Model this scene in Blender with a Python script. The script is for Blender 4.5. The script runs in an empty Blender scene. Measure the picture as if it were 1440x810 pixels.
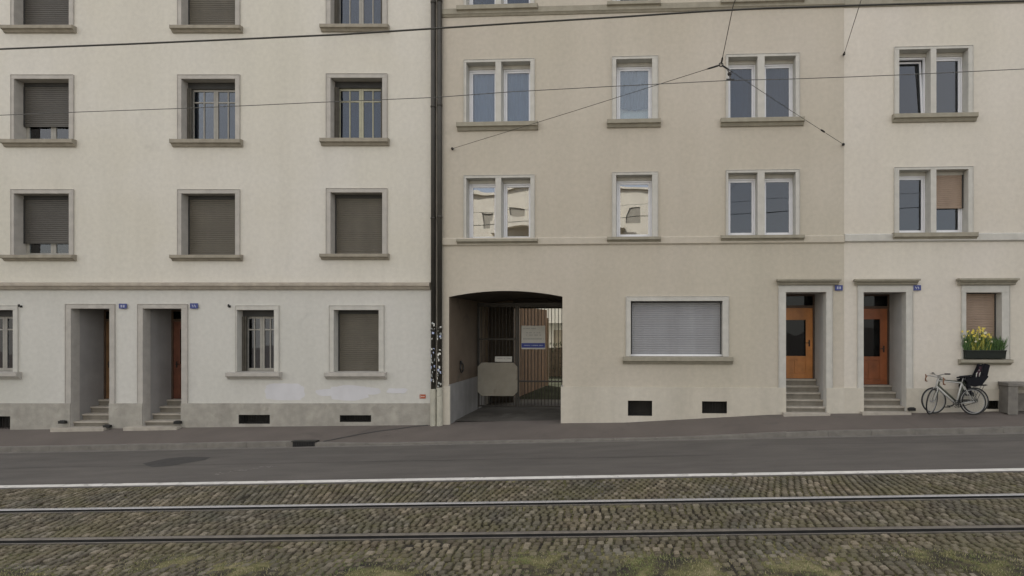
import bpy, math, random
from mathutils import Vector, Matrix, noise
random.seed(7)
R = math.radians
sc = bpy.context.scene
col = sc.collection

# ------------------------------------------------------------------ camera
F, CX, CY, H = 769.0, 865.0, 460.0, 2.7
CAM = Vector((0, 0, H))
cd = bpy.data.cameras.new('camera')
cam = bpy.data.objects.new('camera', cd); col.objects.link(cam)
cam.location = CAM; cam.rotation_euler = (R(90), 0, 0)
cd.sensor_width = 36; cd.lens = F / 1440 * 36
cd.shift_x = (720 - CX) / 1440; cd.shift_y = (CY - 405) / 1440
cd.clip_end = 1500; cd.clip_start = 0.05
sc.camera = cam

def ray(px, py): return Vector(((px - CX) / F, 1.0, (CY - py) / F))
def at(px, py, Y): return CAM + ray(px, py) * Y      # a measured point at distance Y

# ------------------------------------------------------------------ mesh helper
class MB:
    def __init__(s): s.v = []; s.f = []; s.m = []; s.mi = 0
    def add(s, vs, fs):
        o = len(s.v); s.v += [tuple(p) for p in vs]
        for f in fs: s.f.append(tuple(i + o for i in f)); s.m.append(s.mi)
        return s
    def box(s, x0, x1, y0, y1, z0, z1):
        vs = [(x0,y0,z0),(x1,y0,z0),(x1,y1,z0),(x0,y1,z0),(x0,y0,z1),(x1,y0,z1),(x1,y1,z1),(x0,y1,z1)]
        return s.add(vs, [(0,3,2,1),(4,5,6,7),(0,1,5,4),(1,2,6,5),(2,3,7,6),(3,0,4,7)])
    def quad(s, a, b, c, d): return s.add([a,b,c,d], [(0,1,2,3)])
    def prism(s, prof, axis, a0, a1):
        # prof: list of 2D points; axis 'u' = extruded along x with prof (y,z); 'y' = prof (x,z)
        n = len(prof)
        def P(p, a): return (a, p[0], p[1]) if axis == 'u' else (p[0], a, p[1])
        vs = [P(p, a0) for p in prof] + [P(p, a1) for p in prof]
        fs = [tuple(range(n)), tuple(range(2*n-1, n-1, -1))]
        fs += [(i, (i+1) % n, n + (i+1) % n, n + i) for i in range(n)]
        return s.add(vs, fs)
    def tube(s, pts, r, seg=8, caps=True):
        pts = [Vector(p) for p in pts]; n = len(pts)
        rs = r if isinstance(r, (list, tuple)) else [r] * n
        vs = []; prev = None
        for i, p in enumerate(pts):
            d = (pts[min(i+1, n-1)] - pts[max(i-1, 0)]).normalized()
            if prev is None:
                a = d.cross(Vector((0,0,1)))
                if a.length < 1e-3: a = d.cross(Vector((0,1,0)))
                a.normalize()
            else:
                a = (prev - d * prev.dot(d)).normalized()
            prev = a; b = d.cross(a)
            for k in range(seg):
                t = 2*math.pi*k/seg
                vs.append(p + (a*math.cos(t) + b*math.sin(t)) * rs[i])
        fs = [(i*seg+k, i*seg+(k+1) % seg, (i+1)*seg+(k+1) % seg, (i+1)*seg+k) for i in range(n-1) for k in range(seg)]
        if caps: fs += [tuple(range(seg-1, -1, -1)), tuple((n-1)*seg+k for k in range(seg))]
        return s.add(vs, fs)
    def torus(s, c, Rr, r, ax=(0,1,0), seg=40, rs=8):
        c = Vector(c); ax = Vector(ax).normalized()
        a = ax.cross(Vector((0,0,1))).normalized(); b = ax.cross(a)
        vs = []
        for i in range(seg):
            t = 2*math.pi*i/seg; rad = a*math.cos(t) + b*math.sin(t)
            for k in range(rs):
                q = 2*math.pi*k/rs
                vs.append(c + rad*(Rr + r*math.cos(q)) + ax*(r*math.sin(q)))
        fs = [(i*rs+k, ((i+1) % seg)*rs+k, ((i+1) % seg)*rs+(k+1) % rs, i*rs+(k+1) % rs) for i in range(seg) for k in range(rs)]
        return s.add(vs, fs)
    def ball(s, c, rx, ry=None, rz=None, n=10, m=7):
        ry = ry or rx; rz = rz or rx; c = Vector(c); vs = []
        for j in range(m+1):
            ph = math.pi*j/m
            for i in range(n):
                t = 2*math.pi*i/n
                vs.append(c + Vector((rx*math.sin(ph)*math.cos(t), ry*math.sin(ph)*math.sin(t), rz*math.cos(ph))))
        return s.add(vs, [(j*n+i, j*n+(i+1) % n, (j+1)*n+(i+1) % n, (j+1)*n+i) for j in range(m) for i in range(n)])
    def build(s, name, mat, parent=None, smooth=False, bevel=0, label=None):
        me = bpy.data.meshes.new(name)
        me.from_pydata(s.v, [], s.f)
        for m in (mat if isinstance(mat, (list, tuple)) else [mat]): me.materials.append(m)
        me.polygons.foreach_set('material_index', s.m)
        if smooth: me.polygons.foreach_set('use_smooth', [True]*len(s.f))
        me.update()
        o = bpy.data.objects.new(name, me); col.objects.link(o)
        if parent: o.parent = parent
        if bevel:
            b = o.modifiers.new('bevel', 'BEVEL'); b.width = bevel; b.segments = 2; b.limit_method = 'ANGLE'
        if label: o['label'] = label
        return o

def tag(o, label=None, cat=None, group=None, kind=None):
    if label: o['label'] = label
    if cat: o['category'] = cat
    if group: o['group'] = group
    if kind: o['kind'] = kind
    return o
def empty(name, loc=(0,0,0), rz=0, **k):
    o = bpy.data.objects.new(name, None); col.objects.link(o)
    o.location = loc; o.rotation_euler = (0, 0, rz); o.empty_display_size = .2
    return tag(o, **k)

# ------------------------------------------------------------------ materials
def srgb(r, g, b):
    f = lambda c: (c/255/12.92) if c/255 <= .04045 else ((c/255+.055)/1.055)**2.4
    return (f(r), f(g), f(b), 1)
def newmat(name):
    m = bpy.data.materials.new(name); m.use_nodes = True
    nt = m.node_tree; b = nt.nodes['Principled BSDF']
    return m, nt, b
def N(nt, t, **k):
    n = nt.nodes.new(t)
    for a, v in k.items(): setattr(n, a, v)
    return n
def noise_tex(nt, scale, detail=4, stretch=None, dist=0, rough=.55):
    tc = N(nt, 'ShaderNodeTexCoord'); mp = N(nt, 'ShaderNodeMapping')
    if stretch: mp.inputs['Scale'].default_value = stretch
    nt.links.new(tc.outputs['Object'], mp.inputs['Vector'])
    t = N(nt, 'ShaderNodeTexNoise'); t.inputs['Scale'].default_value = scale
    t.inputs['Detail'].default_value = detail; t.inputs['Roughness'].default_value = rough
    t.inputs['Distortion'].default_value = dist
    nt.links.new(mp.outputs['Vector'], t.inputs['Vector'])
    return t.outputs['Fac']
def ramp(nt, fac, stops):
    r = N(nt, 'ShaderNodeValToRGB'); e = r.color_ramp.elements
    while len(e) < len(stops): e.new(.5)
    for i, (p, c) in enumerate(stops): e[i].position = p; e[i].color = c
    nt.links.new(fac, r.inputs['Fac']); return r.outputs['Color']
def mix(nt, fac, a, b, mode='MIX'):
    m = N(nt, 'ShaderNodeMixRGB', blend_type=mode)
    for s, v in ((m.inputs['Fac'], fac), (m.inputs['Color1'], a), (m.inputs['Color2'], b)):
        if isinstance(v, (int, float, tuple)): s.default_value = v
        else: nt.links.new(v, s)
    return m.outputs['Color']
def g(v): return (v, v, v, 1)
def bump(nt, b, h, strength=.3, dist=.01):
    n = N(nt, 'ShaderNodeBump'); n.inputs['Strength'].default_value = strength; n.inputs['Distance'].default_value = dist
    nt.links.new(h, n.inputs['Height']); nt.links.new(n.outputs['Normal'], b.inputs['Normal'])
def M(name, c, rough=.7, var=.12, scale=3, bumpS=0, bscale=60, metal=0, streak=0, stain=None, spec=.4, sheen=0):
    m, nt, b = newmat(name)
    lo = tuple(x*(1-var) for x in c[:3])+(1,); hi = tuple(min(1, x*(1+var)) for x in c[:3])+(1,)
    o = ramp(nt, noise_tex(nt, scale, 6), [(.3, lo), (.7, hi)])
    if streak:
        s = ramp(nt, noise_tex(nt, 2.2, 5, (1, 1, .09)), [(.35, g(1-streak)), (.62, g(1))])
        o = mix(nt, 1, o, s, 'MULTIPLY')
    if stain:
        f = ramp(nt, noise_tex(nt, stain[1], 7, dist=.6), [(stain[2], g(0)), (stain[2]+.12, g(1))])
        o = mix(nt, f, o, stain[0])
    nt.links.new(o, b.inputs['Base Color'])
    b.inputs['Roughness'].default_value = rough; b.inputs['Metallic'].default_value = metal
    b.inputs['Specular IOR Level'].default_value = spec
    if bumpS: bump(nt, b, noise_tex(nt, bscale, 4), bumpS, .01)
    return m

def stucco(name, c, c2, c3, fine=.05, streak=.05, low=None):
    m, nt, b = newmat(name)
    f1 = ramp(nt, noise_tex(nt, .28, 3), [(.35, g(0)), (.65, g(1))])
    f2 = ramp(nt, noise_tex(nt, .16, 2, (1.3, 1, .8)), [(.45, g(0)), (.7, g(1))])
    o = mix(nt, f1, c, c2); o = mix(nt, f2, o, c3)
    s = ramp(nt, noise_tex(nt, 1.6, 6, (1, 1, .07)), [(.3, g(1-streak)), (.6, g(1))])
    o = mix(nt, 1, o, s, 'MULTIPLY')
    s = ramp(nt, noise_tex(nt, 9, 6), [(.3, g(1-fine)), (.7, g(1+fine))])
    o = mix(nt, 1, o, s, 'MULTIPLY')
    sm = ramp(nt, noise_tex(nt, 1.1, 7, dist=.8), [(.62, g(1)), (.75, g(.93))])
    o = mix(nt, 1, o, sm, 'MULTIPLY')
    nt.links.new(o, b.inputs['Base Color']); b.inputs['Roughness'].default_value = .92
    b.inputs['Specular IOR Level'].default_value = .2
    bump(nt, b, noise_tex(nt, 45, 5), .35, .012)
    return m

MAT = {}
MAT['wallA'] = stucco('pale_render', (.57,.545,.475,1), (.61,.59,.54,1), (.56,.54,.465,1))
MAT['wallA0'] = stucco('grey_white_render', (.53,.525,.485,1), (.57,.56,.525,1), (.515,.51,.465,1))
MAT['wallB'] = stucco('beige_render', (.465,.425,.352,1), (.50,.46,.395,1), (.462,.427,.352,1))
MAT['wallC'] = stucco('rosy_cream_render', (.57,.53,.46,1), (.60,.565,.51,1), (.56,.53,.45,1))
MAT['plinthA'] = M('rough_grey_plinth', (.35,.335,.295,1), .95, .14, 5, .8, 25, stain=((.29,.275,.24,1), 3.5, .56), streak=.15)
MAT['plinthB'] = stucco('plinth_render', (.52,.485,.41,1), (.55,.52,.45,1), (.50,.465,.39,1), streak=.14)
MAT['stoneA'] = M('grey_stone_trim', (.42,.40,.365,1), .85, .10, 5, .25, 50, streak=.08)
MAT['stoneB'] = M('pale_stone_trim', (.49,.48,.44,1), .85, .08, 5, .2, 50, streak=.06)
MAT['sillA'] = M('weathered_sill_stone', (.28,.255,.205,1), .9, .15, 6, .4, 40)
MAT['sillB'] = M('greenish_sill_stone', (.29,.27,.215,1), .9, .12, 6, .4, 40)
MAT['cornice'] = M('cornice_stone', (.37,.33,.275,1), .9, .15, 5, .3, 40)
MAT['shutterA'] = M('brown_grey_shutter', (.118,.107,.085,1), .55, .12, 2.2, streak=.12)
MAT['shutterA2'] = M('dark_grey_shutter', (.085,.079,.069,1), .5, .12, 2, streak=.12)
MAT['shutterG'] = M('grey_roller_shutter', (.29,.295,.31,1), .5, .06, 2.5, streak=.12)
MAT['shutterT'] = M('tan_shutter', (.33,.25,.19,1), .6, .08, 2.5, streak=.1)
MAT['oldwood'] = M('weathered_window_wood', (.30,.29,.26,1), .6, .12, 6)
MAT['oldwood2'] = M('cream_window_wood', (.36,.35,.26,1), .6, .1, 6)
MAT['pvc'] = M('white_window_frame', (.72,.73,.76,1), .35, .03, 5)
MAT['foldshut'] = M('folded_shutter_brown', (.075,.068,.055,1), .6, .2, 6)
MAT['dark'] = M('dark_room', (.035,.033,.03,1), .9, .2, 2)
MAT['darkbox'] = M('dark_shutter_box', (.04,.04,.038,1), .7, .2, 3)
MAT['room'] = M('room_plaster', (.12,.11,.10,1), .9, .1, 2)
MAT['curtain'] = M('grey_white_curtain', (.50,.52,.54,1), .9, .06, 4)
MAT['curtdark'] = M('blue_grey_curtain', (.20,.23,.26,1), .9, .1, 4)
MAT['reflpale'] = M('painted_pale_reflection', (.85,.83,.76,1), .9, .05, 9)  # pale tone painted as the reflection of a bright building
MAT['tarm'] = M('dark_metal', (.035,.035,.034,1), .45, .2, 8, metal=.6)
MAT['pipe'] = M('brown_grey_pipe', (.060,.056,.048,1), .5, .2, 3, metal=.3, streak=.3)
MAT['pipelow'] = M('pale_pipe_sleeve', (.42,.41,.34,1), .7, .14, 4, streak=.25, stain=((.22,.21,.17,1), 4, .6))
MAT['asphalt_pave'] = M('pavement_asphalt', (.125,.108,.096,1), .95, .10, 1.1, .6, 160, stain=((.098,.086,.077,1), .9, .60))
MAT['kerb'] = M('kerb_stone', (.17,.16,.143,1), .9, .18, 5, .4, 60)
MAT['paint'] = M('road_paint', (.60,.59,.56,1), .8, .12, 6, .2, 80, stain=((.30,.29,.27,1), 5, .58))
MAT['wornpaint'] = M('worn_road_paint', (.22,.21,.195,1), .9, .2, 12)
MAT['patch'] = M('dark_asphalt_patch', (.052,.05,.048,1), .9, .15, 3, .5, 120)
MAT['concrete'] = M('weathered_concrete', (.17,.16,.143,1), .95, .2, 5, .5, 30, stain=((.15,.14,.12,1), 3, .58))
MAT['step'] = M('stone_step', (.38,.35,.30,1), .85, .15, 6, .3, 50, streak=.1)
MAT['riser'] = M('dark_stone_riser', (.19,.175,.145,1), .9, .15, 6, .3, 50)
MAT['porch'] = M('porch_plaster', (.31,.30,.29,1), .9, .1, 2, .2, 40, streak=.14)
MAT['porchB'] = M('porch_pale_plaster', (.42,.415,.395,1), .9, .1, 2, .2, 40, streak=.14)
MAT['orange'] = M('orange_door_wood', (.44,.185,.055,1), .45, .22, 3, 0, streak=.25)
MAT['redwood'] = M('red_brown_door_wood', (.30,.098,.035,1), .45, .22, 3, streak=.25)
MAT['doorframe'] = M('dark_door_frame', (.07,.045,.03,1), .6, .2, 4)
MAT['browndoor'] = M('brown_door', (.15,.085,.04,1), .5, .25, 4, streak=.3)
MAT['reddoor'] = M('dark_red_door', (.13,.05,.03,1), .5, .25, 4, streak=.3)
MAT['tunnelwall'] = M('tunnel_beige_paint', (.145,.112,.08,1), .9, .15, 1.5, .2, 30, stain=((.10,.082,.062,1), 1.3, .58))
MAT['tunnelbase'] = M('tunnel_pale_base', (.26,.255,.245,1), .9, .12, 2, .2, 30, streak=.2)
MAT['tunnelshade'] = M('tunnel_shade_brown', (.075,.063,.05,1), .9, .2, 1.5)  # darkened so the ceiling and passage end carry shade in their colour
MAT['floor'] = M('passage_asphalt', (.10,.095,.085,1), .95, .25, 1.3, .5, 90, stain=((.17,.165,.15,1), 1.4, .6), spec=.05)
MAT['yard'] = M('mossy_yard_asphalt', (.040,.042,.030,1), .95, .3, 1.3, .5, 60, spec=0)
MAT['gate'] = M('gate_steel', (.055,.052,.047,1), .5, .15, 6, metal=.4)
MAT['board'] = M('khaki_grey_board', (.31,.29,.24,1), .7, .12, 2.5, stain=((.25,.225,.185,1), 2.5, .6))
MAT['white'] = M('white_sign', (.62,.62,.58,1), .6, .05, 6)
MAT['sign_grey'] = M('sign_grey_lettering', (.32,.34,.33,1), .6, .1, 40)
MAT['sign_blue'] = M('sign_blue_band', (.035,.06,.30,1), .5, .08, 6)
MAT['sign_pale'] = M('sign_pale_lettering', (.40,.46,.66,1), .5, .1, 30)
MAT['plate_blue'] = M('enamel_blue', (.035,.05,.19,1), .35, .08, 8)
MAT['plate_white'] = M('enamel_white', (.45,.47,.56,1), .35, .05, 8)
MAT['red'] = M('red_plate', (.36,.09,.045,1), .6, .12, 12)
MAT['timber'] = M('brown_timber_slats', (.14,.088,.05,1), .8, .2, 5, streak=.3)
MAT['palewood'] = M('pale_timber_post', (.30,.24,.17,1), .8, .15, 5)
MAT['paint_patch'] = M('bluish_white_overpaint', (.565,.565,.585,1), .9, .05, 3, .2, 50)
MAT['roof'] = M('roof_tiles', (.20,.11,.075,1), .9, .2, 5, .4, 20)
MAT['steel'] = M('polished_rail_steel', (.50,.50,.51,1), .4, .1, 6, metal=.6)
MAT['steel2'] = M('dull_rail_steel', (.20,.185,.165,1), .5, .2, 6, metal=.6)
MAT['groove'] = M('rail_groove', (.02,.02,.02,1), .9, .2, 6)
MAT['wire'] = M('dark_copper_wire', (.035,.035,.03,1), .6, .1, 6)
MAT['thinwire'] = M('grey_cable', (.085,.085,.08,1), .6, .1, 6)
MAT['rubber'] = M('black_rubber', (.02,.02,.02,1), .75, .1, 8)
MAT['chrome'] = M('brushed_alloy', (.33,.33,.32,1), .45, .05, 8, metal=.6)
MAT['frameS'] = M('silver_white_bike_paint', (.36,.36,.34,1), .35, .05, 8)
MAT['frameD'] = M('dark_olive_bike_paint', (.07,.08,.06,1), .4, .05, 8)
MAT['seatblack'] = M('black_plastic', (.010,.010,.013,1), .8, .1, 8, spec=.12)
MAT['purple'] = M('dark_plum_fabric', (.07,.035,.05,1), .8, .1, 8)
MAT['tape'] = M('brown_bar_tape', (.22,.12,.07,1), .7, .1, 8)
MAT['soil'] = M('dark_planter_plastic', (.014,.018,.014,1), .7, .1, 8)
MAT['leaf'] = M('planter_leaves', (.055,.11,.03,1), .6, .5, 30)
MAT['yellow'] = M('yellow_petals', (.66,.54,.08,1), .6, .2, 30)
MAT['yleaf'] = M('yellow_green_leaves', (.30,.30,.055,1), .6, .3, 30)
MAT['cream'] = M('cream_petals', (.62,.60,.42,1), .6, .1, 30)
MAT['hedge'] = M('dark_hedge_leaves', (.04,.06,.025,1), .7, .5, 6)
MAT['blockwall'] = M('opposite_block_render', (.72,.66,.54,1), .9, .07, 1.2, streak=.08)
MAT['blockwin'] = M('opposite_window_dark', (.34,.31,.25,1), .35, .1, 3)
MAT['bark'] = M('bark', (.10,.08,.06,1), .9, .2, 9)

def glass(name, tint=(.8,.85,.88,1), base=.10, k=1.0):
    m = bpy.data.materials.new(name); m.use_nodes = True; nt = m.node_tree; nt.nodes.clear()
    out = N(nt, 'ShaderNodeOutputMaterial')
    gl = N(nt, 'ShaderNodeBsdfGlossy'); gl.inputs['Roughness'].default_value = .01
    gl.inputs['Color'].default_value = (.95,.97,1,1)
    tr = N(nt, 'ShaderNodeBsdfTransparent'); tr.inputs['Color'].default_value = tint
    fr = N(nt, 'ShaderNodeFresnel'); fr.inputs['IOR'].default_value = 1.5
    ad = N(nt, 'ShaderNodeMath', operation='MULTIPLY_ADD'); ad.inputs[1].default_value = k; ad.inputs[2].default_value = base
    nt.links.new(fr.outputs[0], ad.inputs[0])
    bn = noise_tex(nt, 1.1, 1); bp = N(nt, 'ShaderNodeBump'); bp.inputs['Strength'].default_value = .22; bp.inputs['Distance'].default_value = .02
    nt.links.new(bn, bp.inputs['Height']); nt.links.new(bp.outputs[0], gl.inputs['Normal'])
    mx = N(nt, 'ShaderNodeMixShader')
    nt.links.new(ad.outputs[0], mx.inputs[0]); nt.links.new(tr.outputs[0], mx.inputs[1]); nt.links.new(gl.outputs[0], mx.inputs[2])
    nt.links.new(mx.outputs[0], out.inputs[0])
    return m
MAT['glass'] = glass('window_glass', base=.05)
MAT['glassM'] = glass('coated_window_glass', (.42,.47,.53,1), .025, 1)
MAT['glassR'] = glass('mirror_coated_glass', (.42,.47,.52,1), .20)
MAT['glassL'] = glass('light_window_glass', (.62,.68,.74,1), .04)
MAT['glassD'] = glass('dark_door_glass', (.25,.3,.28,1), 0, .55)

# asphalt of the roadway: large soft tone changes along the lane, fine grain
def asphalt():
    m, nt, b = newmat('road_asphalt')
    f = ramp(nt, noise_tex(nt, .35, 5, (.35, 1.4, 1)), [(.3, (.088,.081,.074,1)), (.7, (.108,.099,.090,1))])
    s = ramp(nt, noise_tex(nt, 3.5, 7, (.25, 1, 1)), [(.35, g(.84)), (.65, g(1.08))])
    o = mix(nt, 1, f, s, 'MULTIPLY')
    s = ramp(nt, noise_tex(nt, 220, 3), [(.3, g(.8)), (.7, g(1.2))])
    o = mix(nt, 1, o, s, 'MULTIPLY')
    nt.links.new(o, b.inputs['Base Color']); b.inputs['Roughness'].default_value = .9
    bump(nt, b, noise_tex(nt, 200, 3), .5, .004)
    return m
MAT['asphalt'] = asphalt()
def sett_mat():
    m, nt, b = newmat('cobble_setts')
    ge = N(nt, 'ShaderNodeNewGeometry')
    o = ramp(nt, ge.outputs['Random Per Island'], [(0, (.072,.062,.045,1)), (.3, (.112,.099,.072,1)), (.55, (.096,.089,.062,1)), (.8, (.15,.134,.10,1)), (1, (.21,.19,.15,1))])
    o = mix(nt, 1, o, ramp(nt, noise_tex(nt, 60, 5), [(.3, g(.7)), (.7, g(1.2))]), 'MULTIPLY')
    o = mix(nt, 1, o, ramp(nt, noise_tex(nt, .9, 5, dist=.4), [(.35, (.80,.82,.84,1)), (.65, (1.18,1.10,1.0,1))]), 'MULTIPLY')
    ms = ramp(nt, noise_tex(nt, 1.5, 8, dist=.5), [(.45, g(0)), (.70, g(.7))])
    o = mix(nt, ms, o, (.10,.092,.042,1))
    nt.links.new(o, b.inputs['Base Color']); b.inputs['Roughness'].default_value = .85
    bump(nt, b, noise_tex(nt, 90, 4), .5, .006)
    return m
MAT['setts'] = sett_mat()
def moss_mat():
    m, nt, b = newmat('mossy_joint_earth')
    o = ramp(nt, noise_tex(nt, 2.4, 8, dist=.6), [(.34, (.020,.017,.013,1)), (.48, (.060,.052,.029,1)), (.56, (.12,.115,.045,1)), (.7, (.23,.20,.11,1))])
    nt.links.new(mix(nt, 1, o, ramp(nt, noise_tex(nt, 80, 5), [(.3, g(.6)), (.7, g(1.4))]), 'MULTIPLY'), b.inputs['Base Color'])
    b.inputs['Roughness'].default_value = 1; bump(nt, b, noise_tex(nt, 70, 5), .9, .02)
    return m
MAT['moss'] = moss_mat()
def grass_mat():
    m, nt, b = newmat('grass_blades')
    ge = N(nt, 'ShaderNodeNewGeometry')
    o = ramp(nt, ge.outputs['Random Per Island'], [(0, (.07,.10,.028,1)), (.4, (.15,.16,.055,1)), (.7, (.26,.235,.12,1)), (1, (.38,.34,.20,1))])
    o = mix(nt, ramp(nt, noise_tex(nt, 1.3, 3), [(.5, g(0)), (.64, g(.7))]), o, (.12,.18,.045,1))
    nt.links.new(o, b.inputs['Base Color']); b.inputs['Roughness'].default_value = .8
    return m
MAT['grass'] = grass_mat()

# ------------------------------------------------------------------ facades: local frames
MS = .045                                   # the right-hand row turns slightly towards the street
ANG = -math.atan(MS)
ORG = Vector(((612 - CX) / F * 14.8, 14.8, 0))
class Bld:
    def __init__(s, name, ang, px_origin, label, cat='building'):
        s.ang = ang; s.R = Matrix.Rotation(ang, 3, 'Z')
        s.org = ORG.copy(); s.org = s.pt(px_origin, 0)
        s.org.z = 0
        s.root = empty(name, s.org, ang, label=label, cat=cat)
        s.open = []; s.plopen = []
    def pt(s, px, v, py=CY):
        lo = s.R.transposed() @ (CAM - s.org); ld = s.R.transposed() @ ray(px, py)
        t = (v - lo.y) / ld.y
        return s.R @ (lo + ld*t) + s.org
    def uz(s, px, py, v=0):
        p = s.R.transposed() @ (s.pt(px, v, py) - s.org)
        return p.x, p.z
    def world(s, u, v, z): return s.R @ Vector((u, v, z)) + s.org

A = Bld('apartment_building', 0, 612, 'pale grey-white apartment building with dark roller shutters and a rough grey plinth')
B = Bld('apartment_building', ANG, 612, 'beige apartment building with white framed windows and an arched gated passage, between the other two')
C = Bld('apartment_building', ANG, 1187, 'cream apartment building with tan blinds and a red-brown door, rightmost of the row')

BASE = [(-900, 612), (0, 603.5), (300, 600), (600, 597), (790, 594.5), (880, 593.5), (1080, 582.5), (1150, 581), (1290, 580), (1440, 577), (2400, 560)]
def base_y(px):
    for (a, ya), (b, yb) in zip(BASE, BASE[1:]):
        if px <= b: return ya + (yb-ya)*(px-a)/(b-a)
    return BASE[-1][1]
def base_world(px):
    b = A if px < 612 else B
    return b.pt(px, 0, base_y(px))

def wallgrid(mb, u0, u1, z0, z1, opens, v=0.0, th=None):
    us = sorted({u0, u1, *[x for o in opens for x in (o[0], o[1]) if u0 < x < u1]})
    zs = sorted({z0, z1, *[x for o in opens for x in (o[2], o[3]) if z0 < x < z1]})
    for a, b in zip(us, us[1:]):
        run = None
        for c, d in zip(zs, zs[1:]):
            m = ((a+b)/2, (c+d)/2)
            hole = any(o[0] < m[0] < o[1] and o[2] < m[1] < o[3] for o in opens)
            if hole:
                if run: emit(mb, a, b, run[0], run[1], v, th); run = None
            else: run = (run[0], d) if run else (c, d)
        if run: emit(mb, a, b, run[0], run[1], v, th)
def emit(mb, a, b, c, d, v, th):
    if th: mb.box(a, b, v, v+th, c, d)
    else: mb.quad((a,v,c), (b,v,c), (b,v,d), (a,v,d))

def shutter(b, win, u0, u1, z0, z1, v, mat, label=None, slat=.052):
    mb = MB(); n = max(2, int((z1-z0)/slat)); h = (z1-z0)/n
    for i in range(n):
        z = z0 + i*h
        pr = [(v, z+h*.001), (v-.010, z+h*.12), (v-.013, z+h*.5), (v-.010, z+h*.82), (v-.001, z+h*.93), (v, z+h)]
        for p, q in zip(pr, pr[1:]):
            mb.quad((u0, p[0], p[1]), (u1, p[0], p[1]), (u1, q[0], q[1]), (u0, q[0], q[1]))
    mb.box(u0, u1, v-.012, v+.012, z0-.03, z0)
    mb.mi = 1
    mb.box(u0-.03, u0, v-.03, v+.03, z0-.03, z1); mb.box(u1, u1+.03, v-.03, v+.03, z0-.03, z1)
    return mb.build('roller_shutter', [mat, MAT['darkbox']], win, label=label)

def curtain(win, u0, u1, z0, z1, v, mat, amp=.03, wl=.16, scallop=0):
    mb = MB(); n = max(10, int((u1-u0)/.025)); vs = []
    ph = random.random()*6
    for i in range(n+1):
        u = u0 + (u1-u0)*i/n
        y = v + amp*math.sin(u*2*math.pi/wl + ph) + amp*.4*math.sin(u*31+ph)
        zb = z0 + (scallop*(1-abs(2*i/n-1)**2) if scallop else 0)
        vs += [(u, y, zb), (u, y, z1)]
    mb.add(vs, [(2*i, 2*i+2, 2*i+3, 2*i+1) for i in range(n)])
    return mb.build('curtain', mat, win, smooth=True)

def sash(win, u0, u1, z0, z1, v, fw, mat, gl, bars=(), tbar=None, tilt=0, dpt=.05):
    mb = MB()
    mb.box(u0, u0+fw, v, v+dpt, z0, z1); mb.box(u1-fw, u1, v, v+dpt, z0, z1)
    mb.box(u0+fw, u1-fw, v+.002, v+dpt-.002, z0, z0+fw*1.25); mb.box(u0+fw, u1-fw, v+.002, v+dpt-.002, z1-fw, z1)
    for u in bars: mb.box(u-.016, u+.016, v+.006, v+dpt-.006, z0+fw*1.25, z1-fw)
    if tbar: mb.box(u0+fw, u1-fw, v+.008, v+dpt-.008, tbar-.018, tbar+.018)
    f = mb.build('sash_frame', mat, win, bevel=.004)
    p = MB(); p.box(u0+fw*.7, u1-fw*.7, v+dpt*.45, v+dpt*.55, z0+fw*.8, z1-fw*.8)
    # no two real panes hang perfectly true: turn each a hair
    q = p.build('pane', gl, win)
    c = Vector(((u0+u1)/2, v+dpt/2, (z0+z1)/2))
    rot = Matrix.Rotation(R(random.uniform(-.35,.35)), 4, 'Z') @ Matrix.Rotation(R(random.uniform(-.25,.25)), 4, 'X')
    if not tilt: q.data.transform(Matrix.Translation(c) @ rot @ Matrix.Translation(-c))
    if tilt:
        c = Vector(((u0+u1)/2, v, z0)); T = Matrix.Translation(c) @ Matrix.Rotation(R(-tilt), 4, 'X') @ Matrix.Translation(-c)
        f.data.transform(T); q.data.transform(T)
    return f, q

def surround(b, name, u0, u1, z0, z1, wl, wr, wt, mat, depth, proud=.03, mull=None, zb=None, label=None):
    mb = MB(); lip = .012
    zb = z0 if zb is None else zb
    mb.box(u0-wl, u0, -proud, depth, zb, z1); mb.box(u1, u1+wr, -proud, depth, zb, z1)
    mb.box(u0-wl, u1+wr, -proud, depth, z1, z1+wt)
    # thin outer fillet round the frame, a little prouder
    mb.box(u0-wl-lip, u0-wl, -proud-.012, .02, zb, z1+wt+lip); mb.box(u1+wr, u1+wr+lip, -proud-.012, .02, zb, z1+wt+lip)
    mb.box(u0-wl, u1+wr, -proud-.012, .02, z1+wt, z1+wt+lip)
    if mull: mb.box(mull[0], mull[1], -proud-.004, depth-.08, zb, z1)
    return mb.build(name, mat, b.root, bevel=.006, label=label)

def sill(win, u0, u1, z0, z1, out, depth, mat):
    mb = MB()
    zm = z0+(z1-z0)*.42
    mb.prism([(-out, zm), (-out*.62, zm-.012), (-out*.30, z0), (.0, z0), (.0, z0+.01), (depth, z0+.01), (depth, z1+.012), (-out, z1-.012)], 'u', u0, u1)
    return mb.build('sill', mat, win, bevel=.006)

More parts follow.
